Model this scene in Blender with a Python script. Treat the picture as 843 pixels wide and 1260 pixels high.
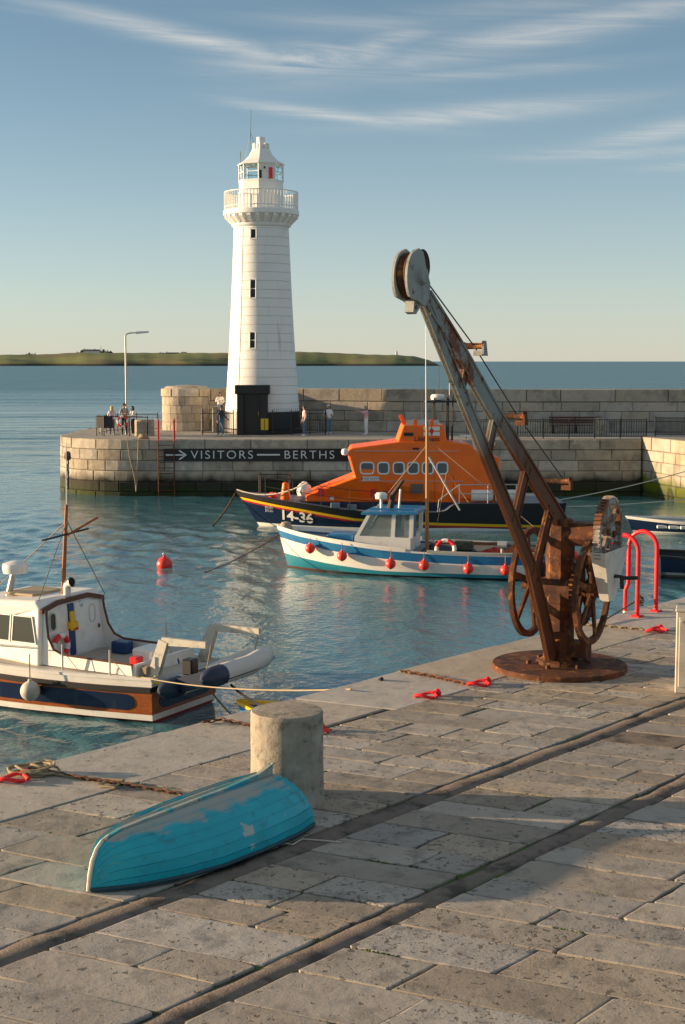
import bpy, bmesh, math, random
import numpy as np
from mathutils import Vector, Matrix
R = math.radians
random.seed(7)
for o in list(bpy.data.objects): bpy.data.objects.remove(o, do_unlink=True)
scene = bpy.context.scene
COL = scene.collection

# ------------------------------------------------------------------ camera
F, CX, CY, EYE = 1780.0, 421.5, 630.0, 4.1       # focal length in photo pixels, centre, eye height above the quay
PITCH = math.atan((CY - 444.5) / F)
cam = bpy.data.cameras.new('camera'); camo = bpy.data.objects.new('camera', cam); COL.objects.link(camo)
cam.sensor_fit = 'VERTICAL'; cam.sensor_height = 36.0; cam.lens = F / 1260.0 * 36.0
cam.clip_start = 0.1; cam.clip_end = 60000
camo.location = (0, 0, EYE); camo.rotation_euler = (math.pi / 2 - PITCH, 0, 0)
scene.camera = camo
scene.render.resolution_x = 685; scene.render.resolution_y = 1024

# ------------------------------------------------------------------ world and sun
SUN_EL = 7.6
SUN_AZ = -84.0                                   # degrees clockwise from +Y: low on the left, a little behind
w = bpy.data.worlds.new('World'); scene.world = w; w.use_nodes = True
nt = w.node_tree; nt.nodes.clear(); N = nt.nodes; L = nt.links
def nd(tree, t, **k):
    n = tree.nodes.new(t)
    for a, b in k.items(): setattr(n, a, b)
    return n
def mth(tree, op, a, b=None, c=None, clamp=False):
    n = tree.nodes.new('ShaderNodeMath'); n.operation = op; n.use_clamp = clamp
    for i, v in enumerate((a, b, c)):
        if v is None: continue
        if isinstance(v, (int, float)): n.inputs[i].default_value = v
        else: tree.links.new(v, n.inputs[i])
    return n.outputs[0]
sky = nd(nt, 'ShaderNodeTexSky', sky_type='NISHITA', sun_disc=False)
sky.sun_elevation = R(SUN_EL); sky.sun_rotation = R(SUN_AZ)
sky.air_density = .48; sky.dust_density = .4; sky.ozone_density = .6; sky.altitude = 0
tc = nd(nt, 'ShaderNodeTexCoord')
sep = nd(nt, 'ShaderNodeSeparateXYZ'); L.new(tc.outputs['Generated'], sep.inputs[0])
el = mth(nt, 'ARCSINE', sep.outputs[2]); az = mth(nt, 'ARCTAN2', sep.outputs[0], sep.outputs[1])
# thin cirrus: stretched noise over azimuth / elevation
comb = nd(nt, 'ShaderNodeCombineXYZ'); L.new(mth(nt, 'ADD', mth(nt, 'MULTIPLY', az, 7.0), mth(nt, 'MULTIPLY', el, 14.0)), comb.inputs[0])
L.new(mth(nt, 'ADD', mth(nt, 'MULTIPLY', el, 95.0), mth(nt, 'MULTIPLY', az, 4.0)), comb.inputs[1])
n1 = nd(nt, 'ShaderNodeTexNoise'); L.new(comb.outputs[0], n1.inputs['Vector'])
n1.inputs['Scale'].default_value = 1.0; n1.inputs['Detail'].default_value = 12; n1.inputs['Roughness'].default_value = .68; n1.inputs['Distortion'].default_value = .9
comb2 = nd(nt, 'ShaderNodeCombineXYZ'); L.new(mth(nt, 'MULTIPLY', az, 2.2), comb2.inputs[0]); L.new(mth(nt, 'MULTIPLY', el, 9.0), comb2.inputs[1])
n2 = nd(nt, 'ShaderNodeTexNoise'); L.new(comb2.outputs[0], n2.inputs['Vector']); n2.inputs['Scale'].default_value = 1.7; n2.inputs['Detail'].default_value = 3
# streaks: (azimuth, elevation, half width, half height, slope, weight)
streaks = [(-.10, .211, .10, .006, -.185, .8), (-.02, .199, .055, .009, .05, .9), (.02, .206, .04, .008, .3, .55), (.13, .213, .14, .010, .17, .6), (-.01, .164, .06, .004, -.12, .8), (.10, .165, .085, .006, .06, .75),
           (.09, .190, .09, .004, .05, .4), (.215, .150, .055, .006, .15, .8), (.19, .137, .07, .004, 0., .6), (.235, .128, .035, .003, 0., .4), (-.19, .225, .04, .003, -.05, .3), (.02, .222, .08, .006, -.05, .3), (.15, .232, .10, .007, .05, .3)]
tot = None
for a0, e0, wa, we, sl, wt in streaks:
    da = mth(nt, 'SUBTRACT', az, a0)
    de = mth(nt, 'SUBTRACT', mth(nt, 'SUBTRACT', el, e0), mth(nt, 'MULTIPLY', da, sl))
    q = mth(nt, 'ADD', mth(nt, 'POWER', mth(nt, 'ABSOLUTE', mth(nt, 'DIVIDE', da, wa)), 2), mth(nt, 'POWER', mth(nt, 'ABSOLUTE', mth(nt, 'DIVIDE', de, we)), 2))
    g = mth(nt, 'MULTIPLY', mth(nt, 'EXPONENT', mth(nt, 'MULTIPLY', q, -1.0)), wt)
    tot = g if tot is None else mth(nt, 'MAXIMUM', tot, g)
general = mth(nt, 'MULTIPLY', mth(nt, 'MULTIPLY', mth(nt, 'SUBTRACT', n2.outputs[0], .30, clamp=True), 3.0, clamp=True), mth(nt, 'MULTIPLY', mth(nt, 'SUBTRACT', el, .22, clamp=True), 3.0, clamp=True))      # cirrus carried on overhead out of view, cover thickened to raise the ambient light
cover = mth(nt, 'MAXIMUM', tot, general)
fibre = mth(nt, 'MULTIPLY', mth(nt, 'SUBTRACT', n1.outputs[0], .30, clamp=True), 2.6, clamp=True)
cmask = mth(nt, 'MULTIPLY', mth(nt, 'MULTIPLY', cover, fibre), .75, clamp=True)
tint = nd(nt, 'ShaderNodeMix', data_type='RGBA', blend_type='MULTIPLY'); tint.inputs[0].default_value = 1.0
L.new(sky.outputs[0], tint.inputs[6]); tint.inputs[7].default_value = (.76, .96, .90, 1)
veil = nd(nt, 'ShaderNodeMix', data_type='RGBA', blend_type='MIX'); L.new(tint.outputs[2], veil.inputs[6]); veil.inputs[7].default_value = (3.95, 3.55, 3.05, 1)
L.new(mth(nt, 'MULTIPLY', mth(nt, 'EXPONENT', mth(nt, 'MULTIPLY', mth(nt, 'MAXIMUM', el, 0.0), -10.0)), .80), veil.inputs[0])      # pale sea haze low in the sky, all round
cl = nd(nt, 'ShaderNodeMix', data_type='RGBA', blend_type='MIX'); L.new(cmask, cl.inputs[0]); L.new(veil.outputs[2], cl.inputs[6])
cl.inputs[7].default_value = (5.4, 5.0, 4.45, 1)
bg = nd(nt, 'ShaderNodeBackground'); L.new(cl.outputs[2], bg.inputs[0]); bg.inputs[1].default_value = .088
out = nd(nt, 'ShaderNodeOutputWorld'); L.new(bg.outputs[0], out.inputs[0])

sl = bpy.data.lights.new('sun', 'SUN'); so = bpy.data.objects.new('sun', sl); COL.objects.link(so)
sl.energy = 5.0; sl.angle = R(.5); sl.color = (1.0, .70, .42)
sv = Vector((math.sin(R(SUN_AZ)) * math.cos(R(SUN_EL)), math.cos(R(SUN_AZ)) * math.cos(R(SUN_EL)), math.sin(R(SUN_EL))))
so.rotation_euler = sv.to_track_quat('Z', 'Y').to_euler(); so.location = (-30, 10, 20)
vs = scene.view_settings; vs.view_transform = 'Standard'; vs.look = 'None'; vs.exposure = 1.02; vs.gamma = 1.0; vs.use_curve_mapping = False

# ------------------------------------------------------------------ pixel helpers (a pixel is only a direction)
def ray(x, y):
    a = (x - CX) / F; b = (CY - y) / F; c, s = math.cos(PITCH), math.sin(PITCH)
    return (a, c + b * s, -s + b * c)
def onz(x, y, z=0.):
    d = ray(x, y); t = (z - EYE) / d[2]; return (d[0] * t, d[1] * t)
def proj(X, Y, Z):
    c, s = math.cos(PITCH), math.sin(PITCH); z = Z - EYE; dep = Y * c - z * s; up = Y * s + z * c
    return (CX + F * X / dep, CY - F * up / dep) if dep > .1 else (-9999, -9999)
def atY(x, y, Y):
    d = ray(x, y); t = Y / d[1]; return (d[0] * t, Y, EYE + d[2] * t)

# ------------------------------------------------------------------ materials
MATS = {}
def M(name, col, rough=.6, metal=0., layers=(), bump=None, rand=0., spec=.5, zlayers=(), coat=0., trans=0.):
    """layers: (colour, scale, lo, hi[, stretch]) noise masks over world position; zlayers: (colour, z0, z1, jitter) below-z bands"""
    if name in MATS: return MATS[name]
    m = bpy.data.materials.new(name); m.use_nodes = True; t = m.node_tree; p = t.nodes['Principled BSDF']; k = t.links
    p.inputs['Roughness'].default_value = rough; p.inputs['Metallic'].default_value = metal
    p.inputs['Specular IOR Level'].default_value = spec; p.inputs['Coat Weight'].default_value = coat
    if trans: p.inputs['Transmission Weight'].default_value = trans
    geo = nd(t, 'ShaderNodeNewGeometry'); pos = geo.outputs['Position']
    cur = nd(t, 'ShaderNodeRGB'); cur.outputs[0].default_value = (*col, 1); c = cur.outputs[0]
    seed = sum(map(ord, name)) % 97
    for i, ly in enumerate(layers):
        lc, sc, lo, hi = ly[:4]
        mp = nd(t, 'ShaderNodeMapping'); k.new(pos, mp.inputs[0]); mp.inputs['Location'].default_value = (seed + i * 7.3, i * 3.1, seed * .37)
        if len(ly) > 4: mp.inputs['Scale'].default_value = ly[4]
        n = nd(t, 'ShaderNodeTexNoise'); k.new(mp.outputs[0], n.inputs['Vector']); n.inputs['Scale'].default_value = sc; n.inputs['Detail'].default_value = 6; n.inputs['Roughness'].default_value = .62
        mr = nd(t, 'ShaderNodeMapRange'); k.new(n.outputs[0], mr.inputs[0]); mr.inputs[1].default_value = lo; mr.inputs[2].default_value = hi
        mx = nd(t, 'ShaderNodeMix', data_type='RGBA'); k.new(mr.outputs[0], mx.inputs[0]); k.new(c, mx.inputs[6]); mx.inputs[7].default_value = (*lc, 1); c = mx.outputs[2]
    if zlayers:
        sp = nd(t, 'ShaderNodeSeparateXYZ'); k.new(pos, sp.inputs[0])
        for i, zl in enumerate(zlayers):
            lc, z0, z1, jit = zl[:4]
            n = nd(t, 'ShaderNodeTexNoise'); k.new(pos, n.inputs['Vector']); n.inputs['Scale'].default_value = zl[4] if len(zl) > 4 else 1.1; n.inputs['Detail'].default_value = 6
            zz = mth(t, 'ADD', sp.outputs[2], mth(t, 'MULTIPLY', mth(t, 'SUBTRACT', n.outputs[0], .5), jit))
            mr = nd(t, 'ShaderNodeMapRange'); k.new(zz, mr.inputs[0]); mr.inputs[1].default_value = z1; mr.inputs[2].default_value = z0
            mx = nd(t, 'ShaderNodeMix', data_type='RGBA'); k.new(mr.outputs[0], mx.inputs[0]); k.new(c, mx.inputs[6]); mx.inputs[7].default_value = (*lc, 1); c = mx.outputs[2]
    if rand:
        oi = nd(t, 'ShaderNodeObjectInfo')
        v = mth(t, 'ADD', mth(t, 'MULTIPLY', oi.outputs['Random'], 2 * rand), 1 - rand)
        hs = nd(t, 'ShaderNodeHueSaturation'); k.new(c, hs.inputs['Color']); k.new(v, hs.inputs['Value'])
        k.new(mth(t, 'ADD', mth(t, 'MULTIPLY', mth(t, 'FRACT', mth(t, 'MULTIPLY', oi.outputs['Random'], 7.31)), .5), .75), hs.inputs['Saturation']); c = hs.outputs[0]
    k.new(c, p.inputs['Base Color'])
    if bump:
        prev = None
        for st, sc, dist in (bump if isinstance(bump[0], tuple) else (bump,)):
            n = nd(t, 'ShaderNodeTexNoise'); k.new(pos, n.inputs['Vector']); n.inputs['Scale'].default_value = sc; n.inputs['Detail'].default_value = 8; n.inputs['Roughness'].default_value = .65
            b = nd(t, 'ShaderNodeBump'); b.inputs['Strength'].default_value = st; b.inputs['Distance'].default_value = dist; k.new(n.outputs[0], b.inputs['Height'])
            if prev: k.new(prev, b.inputs['Normal'])
            prev = b.outputs[0]
        k.new(prev, p.inputs['Normal'])
    MATS[name] = m; return m

# ------------------------------------------------------------------ mesh builder
class MB:
    def __init__(s): s.v = []; s.f = []; s.m = []
    def add(s, vs, fs, mi=0):
        o = len(s.v); s.v += [tuple(p) for p in vs]
        for f in fs: s.f.append(tuple(o + i for i in f)); s.m.append(mi)
        return s
    def box(s, x0, x1, y0, y1, z0, z1, mi=0, T=None):
        vs = [(x, y, z) for x in (x0, x1) for y in (y0, y1) for z in (z0, z1)]
        if T: vs = [T(*p) for p in vs]
        return s.add(vs, [(0, 1, 3, 2), (4, 6, 7, 5), (0, 4, 5, 1), (2, 3, 7, 6), (0, 2, 6, 4), (1, 5, 7, 3)], mi)
    def cbox(s, x0, x1, y0, y1, z0, z1, c=.02, mi=0):
        """box with chamfered edges on all sides"""
        bm = bmesh.new(); bmesh.ops.create_cube(bm, size=1)
        for v in bm.verts: v.co = Vector(((x0 + x1) / 2 + v.co.x * (x1 - x0), (y0 + y1) / 2 + v.co.y * (y1 - y0), (z0 + z1) / 2 + v.co.z * (z1 - z0)))
        bmesh.ops.bevel(bm, geom=list(bm.edges), offset=c, segments=1, affect='EDGES'); s.addbm(bm, mi); return s
    def addbm(s, bm, mi=0):
        bm.verts.index_update(); s.add([v.co[:] for v in bm.verts], [[v.index for v in f.verts] for f in bm.faces], mi); bm.free(); return s
    def prism(s, poly, a0, a1, T, mi=0):
        """poly: 2-D points; T(p, q, a) -> xyz ; extruded a0..a1"""
        n = len(poly); vs = [T(p, q, a0) for p, q in poly] + [T(p, q, a1) for p, q in poly]
        return s.add(vs, [tuple(range(n))[::-1], tuple(range(n, 2 * n))] + [(i, (i + 1) % n, n + (i + 1) % n, n + i) for i in range(n)], mi)
    def tube(s, pts, r, n=8, mi=0, caps=True, closed=False):
        pts = [Vector(p) for p in pts]; m = len(pts); rr = r if isinstance(r, (list, tuple)) else [r] * m
        rings = []; prev = None
        for i, p in enumerate(pts):
            if closed: d = pts[(i + 1) % m] - pts[i - 1]
            else: d = pts[min(i + 1, m - 1)] - pts[max(i - 1, 0)]
            d.normalize()
            if prev is None: a = Vector((0, 0, 1)) if abs(d.z) < .9 else Vector((1, 0, 0)); x = d.cross(a).normalized()
            else: x = (prev - d * prev.dot(d)).normalized()
            prev = x; y = d.cross(x)
            rings.append([p + (x * math.cos(2 * math.pi * j / n) + y * math.sin(2 * math.pi * j / n)) * rr[i] for j in range(n)])
        vs = [q for rg in rings for q in rg]; fs = []
        for i in range(m if closed else m - 1):
            for j in range(n):
                a, b = i * n, ((i + 1) % m) * n; fs.append((a + j, a + (j + 1) % n, b + (j + 1) % n, b + j))
        if caps and not closed: fs += [tuple(range(n))[::-1], tuple(range((m - 1) * n, m * n))]
        return s.add(vs, fs, mi)
    def lathe(s, prof, n=24, c=(0, 0, 0), mi=0, T=None, a0=0., a1=2 * math.pi, phase=0.):
        full = abs(a1 - a0 - 2 * math.pi) < 1e-6; k = n if full else n + 1; vs = []; fs = []
        for r, z in prof:
            for j in range(k):
                a = a0 + (a1 - a0) * j / n + phase; vs.append((c[0] + r * math.cos(a), c[1] + r * math.sin(a), c[2] + z))
        if T: vs = [T(*p) for p in vs]
        for i in range(len(prof) - 1):
            for j in range(n): fs.append((i * k + j, i * k + (j + 1) % k, (i + 1) * k + (j + 1) % k, (i + 1) * k + j))
        if full and tuple(prof[0]) != tuple(prof[-1]):
            if prof[0][0] > 1e-4: fs.append(tuple(range(k))[::-1])
            if prof[-1][0] > 1e-4: fs.append(tuple(range((len(prof) - 1) * k, len(prof) * k)))
        return s.add(vs, fs, mi)
    def build(s, name, mats, parent=None, smooth=False, angle=40):
        me = bpy.data.meshes.new(name); me.from_pydata(s.v, [], s.f)
        if not isinstance(mats, (list, tuple)): mats = [mats]
        for m in mats: me.materials.append(m)
        if len(mats) > 1: me.polygons.foreach_set('material_index', s.m)
        bm = bmesh.new(); bm.from_mesh(me); bmesh.ops.remove_doubles(bm, verts=bm.verts, dist=1e-5); bmesh.ops.recalc_face_normals(bm, faces=bm.faces); bm.to_mesh(me); bm.free()
        if smooth:
            me.polygons.foreach_set('use_smooth', [True] * len(me.polygons))
            try: me.set_sharp_from_angle(angle=R(angle))
            except Exception: pass
        me.update()
        o = bpy.data.objects.new(name, me); COL.objects.link(o)
        if parent: o.parent = parent
        return o
def tag(o, label=None, cat=None, group=None, kind=None):
    if label: o['label'] = label
    if cat: o['category'] = cat
    if group: o['group'] = group
    if kind: o['kind'] = kind
    return o
def thing(name, label, cat, loc=(0, 0, 0), rz=0., group=None):
    o = bpy.data.objects.new(name, None); COL.objects.link(o); o.location = loc; o.rotation_euler = (0, 0, rz); o.empty_display_size = .2
    return tag(o, label, cat, group)
def share(name, me, parent, loc=(0, 0, 0), rot=(0, 0, 0)):
    o = bpy.data.objects.new(name, me); COL.objects.link(o); o.parent = parent; o.location = loc; o.rotation_euler = rot; return o
def text_part(name, txt, size, mat, parent, loc, rot, extr=.004, sx=1., space=1., bold=0.):
    cu = bpy.data.curves.new(name, 'FONT'); cu.body = txt; cu.size = size; cu.extrude = extr; cu.align_x = 'CENTER'; cu.align_y = 'CENTER'; cu.space_character = space; cu.offset = bold
    t = bpy.data.objects.new('tmp', cu); COL.objects.link(t); bpy.context.view_layer.update()
    me = bpy.data.meshes.new_from_object(t.evaluated_get(bpy.context.evaluated_depsgraph_get())); bpy.data.objects.remove(t)
    me.materials.clear(); me.materials.append(mat)
    o = bpy.data.objects.new(name, me); COL.objects.link(o); o.parent = parent; o.location = loc; o.rotation_euler = rot; o.scale = (sx, 1, 1); return o
def sag(a, b, d, n=10):
    a, b = Vector(a), Vector(b); return [a.lerp(b, i / n) - Vector((0, 0, d * 4 * (i / n) * (1 - i / n))) for i in range(n + 1)]
def arc(cx, cy, r, a0, a1, n): return [(cx + r * math.cos(R(a0 + (a1 - a0) * i / n)), cy + r * math.sin(R(a0 + (a1 - a0) * i / n))) for i in range(n + 1)]
WZ = -3.0                                        # water level
# ================================================================== WATER
def water():
    Y = [-60, -20, -5, 3]; y = 8.
    while y < 95: Y.append(y); y *= 1.0046
    while y < 45000: Y.append(y); y *= 1.06
    Y = np.array(Y)
    c = list(np.linspace(-.40, .40, 460)); ext = [.5, .65, .9, 1.4, 2.4, 4.5, 9, 20]
    c = np.array([-e for e in ext[::-1]] + c + ext)
    ws = np.maximum(Y, 12) + 12
    X = c[None, :] * ws[:, None]; YY = np.repeat(Y[:, None], len(c), 1)
    sp = np.maximum(np.gradient(Y), .5 * .80 / 460 * ws)[:, None] * np.ones_like(X)
    sp[:, :9] = 9; sp[:, -9:] = 9
    rng = np.random.RandomState(3); Z = np.zeros_like(X)
    for i in range(54):
        lam = .34 * (8.0 ** rng.rand()); th = rng.normal(math.radians(200), .75)
        k = 2 * math.pi / lam; slope = .036 * (1.6 if lam < 1.0 else .5)
        amp = slope / k * np.clip((lam / (sp * 3.0) - .6), 0, 1)
        ph = k * (X * math.cos(th) + YY * math.sin(th)) + rng.rand() * 6.28
        Z += amp * np.sin(ph + .5 * np.sin(ph * .31 + i))
    Z[0:5, :] = 0
    env = .62 + .55 * np.sin(X * .11 + YY * .05) * np.sin(YY * .13 - X * .04)
    Z = Z * np.clip(env, .25, 1.3)
    vs = np.stack([X, YY, Z + WZ], -1).reshape(-1, 3)
    nr, nc = X.shape; idx = np.arange(nr * nc).reshape(nr, nc)
    fs = np.stack([idx[:-1, :-1], idx[:-1, 1:], idx[1:, 1:], idx[1:, :-1]], -1).reshape(-1, 4)
    me = bpy.data.meshes.new('water'); me.vertices.add(len(vs)); me.vertices.foreach_set('co', vs.ravel())
    me.loops.add(len(fs) * 4); me.loops.foreach_set('vertex_index', fs.ravel().astype(np.int32)); me.polygons.add(len(fs))
    me.polygons.foreach_set('loop_start', np.arange(0, len(fs) * 4, 4, dtype=np.int32)); me.update(calc_edges=True)
    me.polygons.foreach_set('use_smooth', [True] * len(fs))
    m = bpy.data.materials.new('sea_water'); m.use_nodes = True; t = m.node_tree; p = t.nodes['Principled BSDF']; k = t.links
    p.inputs['Base Color'].default_value = (.065, .19, .23, 1); p.inputs['Roughness'].default_value = .09; p.inputs['IOR'].default_value = 1.45
    geo = nd(t, 'ShaderNodeNewGeometry'); sp_ = nd(t, 'ShaderNodeSeparateXYZ'); k.new(geo.outputs['Position'], sp_.inputs[0])
    rgh = nd(t, 'ShaderNodeMapRange'); k.new(sp_.outputs[1], rgh.inputs[0]); rgh.inputs[1].default_value = 60; rgh.inputs[2].default_value = 400; rgh.inputs[3].default_value = .06; rgh.inputs[4].default_value = .34; k.new(rgh.outputs[0], p.inputs['Roughness'])   # unresolved waves far out
    prev = None
    for sc, st, dist, stretch in ((5.0, .5, .05, (1, .8, 1)), (.9, .8, .25, (.8, 1, 1)), (.16, 1.0, 1.2, (.5, 1.1, 1)), (.02, .8, 6.0, (.35, 1.2, 1))):
        mp = nd(t, 'ShaderNodeMapping'); k.new(geo.outputs['Position'], mp.inputs[0]); mp.inputs['Scale'].default_value = stretch
        n = nd(t, 'ShaderNodeTexNoise'); k.new(mp.outputs[0], n.inputs[0]); n.inputs['Scale'].default_value = sc; n.inputs['Detail'].default_value = 5
        b = nd(t, 'ShaderNodeBump'); b.inputs['Distance'].default_value = dist; k.new(n.outputs[0], b.inputs['Height'])
        if sc >= 5: b.inputs['Strength'].default_value = st
        else:                                     # the longer waves of the open sea beyond the harbour
            mr = nd(t, 'ShaderNodeMapRange'); k.new(sp_.outputs[1], mr.inputs[0]); mr.inputs[1].default_value = 55 if sc > .5 else 80; mr.inputs[2].default_value = 130
            mr.inputs[3].default_value = 0.0; mr.inputs[4].default_value = st; k.new(mr.outputs[0], b.inputs['Strength'])
        if prev: k.new(prev, b.inputs['Normal'])
        prev = b.outputs[0]
    k.new(prev, p.inputs['Normal'])
    me.materials.append(m); o = bpy.data.objects.new('water', me); COL.objects.link(o); tag(o, 'rippled blue green harbour and sea water', kind='structure')
water()

# ================================================================== ISLAND BEHIND
def island():
    prof = [(-420, 446), (-200, 441), (-60, 438), (0, 436.5), (60, 436), (100, 433), (150, 433.5), (210, 434), (260, 434), (310, 433), (370, 432.5), (420, 434.5), (455, 436), (490, 436.5), (510, 438.5), (526, 443), (536, 448), (541, 450)]
    D = 2250.0; rng = random.Random(4); n = 150; rows = 14; mb = MB(); vs = []
    for i in range(n + 1):
        px = -420 + 961 * i / n
        for (a, ya), (b, yb) in zip(prof, prof[1:]):
            if a <= px <= b: y = ya + (yb - ya) * (px - a) / (b - a); break
        h = max(atY(px, y, D)[2] - WZ, .0)
        for j in range(rows + 1):
            f = j / rows; d = D + 20 - 60 + f * 330 + 14 * math.sin(i * .35) * (1 - f)
            s = math.sin(min(f * 1.5, 1) * math.pi / 2) ** .8
            z = WZ - .5 + h * s * (.97 + .03 * math.sin(i * .23 + j * .4) * f) + (2.0 if f > .02 else 0) * min(1, h / 6) * (.85 + .15 * math.sin(i * 1.7))
            if f > .75: z -= (f - .75) * h * 1.2
            X = (px - CX) / F * d; vs.append((X, d, z))
    k = rows + 1
    mb.add(vs, [(i * k + j, (i + 1) * k + j, (i + 1) * k + j + 1, i * k + j + 1) for i in range(n) for j in range(rows)])
    m = M('island_grass', (.17, .20, .075), .9, layers=[((.20, .17, .09), .008, .48, .56), ((.09, .11, .055), .022, .52, .62), ((.23, .24, .09), .006, .5, .6, (.6, 2, 1))], zlayers=[((.035, .03, .028), -1.0, 1.6, 3)], spec=.2)
    o = mb.build('island', m, smooth=True); tag(o, 'low green island across the sea on the horizon', kind='structure')
    hw, hr, ht = M('cottage_white', (.8, .78, .72), .8), M('cottage_roof', (.12, .1, .09), .7), M('far_leaf', (.035, .04, .016), .9, layers=[((.06, .06, .03), .3, .4, .6)])
    for px, py, wd, dep, lab in [(113, 434.8, 26, 2380, 'white cottage on the island crest among dark trees'), (212, 438.5, 20, 2370, 'pale long cottage halfway down the island slope'), (13, 446.5, 16, 2285, 'small white cottage by the island shore at far left'), (199, 439, 7, 2375, 'tiny white shed just left of the long pale island cottage')]:
        X, Y, Z = atY(px, py, dep); t = thing('cottage', lab, 'house', (X, Y, Z), 0, 'cottages on the island')
        MB().box(-wd / 2, wd / 2, -4, 4, -6, 3.6).build('wall', hw, t)
        MB().prism([(-4.4, 3.6), (4.4, 3.6), (0, 6.4)], -wd / 2 - .4, wd / 2 + .4, lambda p, q, a: (a, p, q)).build('roof', hr, t)
        MB().box(-wd / 2 + .6, -wd / 2 + 2, -.7, .7, 5.2, 8).build('chimney', hw, t)
    rng = random.Random(9)
    for q, (px, py, r) in enumerate([(101, 433, 5.), (106, 432.5, 6), (119, 433, 5.), (126, 432.5, 6.5), (134, 433.5, 4.5), (36, 436.5, 5), (42, 437, 4.), (226, 436, 6), (193, 438, 5), (60, 445, 5), (271, 437, 4)]):
        X, Y, Z = atY(px, py, 2400 if py < 440 else 2330)
        labs = ['dark round tree left of the cottage on the island crest', 'taller dark tree touching the crest cottage on its left', 'dark tree touching the crest cottage on its right', 'broadest dark tree right of the crest cottage', 'smallest dark tree at the right end of the crest row', 'left of two lone dark bushes on the island skyline', 'right of two lone dark bushes on the island skyline', 'dark bush right of the long pale island cottage', 'dark bush left of the long pale island cottage', 'dark bush low on the island slope at left', 'dark bush by the tiny house left of the lighthouse']
        t = thing('far_tree', labs[q], 'tree', (X, Y, Z - 6), 0, 'trees on the island')
        MB().tube([(0, 0, -3), (0, 0, 3.5)], [.6, .4], 6).build('trunk', hr, t)
        mb = MB()
        for _ in range(70):
            a, b, c = rng.gauss(0, r * .5), rng.gauss(0, r * .4), 4 + abs(rng.gauss(0, r * .4)); s = rng.uniform(.6, 1.5)
            mb.add([(a + rng.gauss(0, s), b + rng.gauss(0, s), c + rng.gauss(0, s)) for _ in range(4)], [(0, 1, 2), (0, 2, 3), (1, 2, 3)])
        mb.build('crown', ht, t)
    X, Y, Z = atY(488, 436.5, 2400)
    t = thing('beacon_tower', 'tiny white beacon tower on the tip of the island', 'tower', (X, Y, Z - 1))
    MB().lathe([(2.2, -1), (1.6, 5), (1.6, 6), (.9, 6.2), (.9, 7.5), (0, 8.5)], 10).build('tower', M('beacon_grey', (.5, .48, .45), .8), t)
island()

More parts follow.
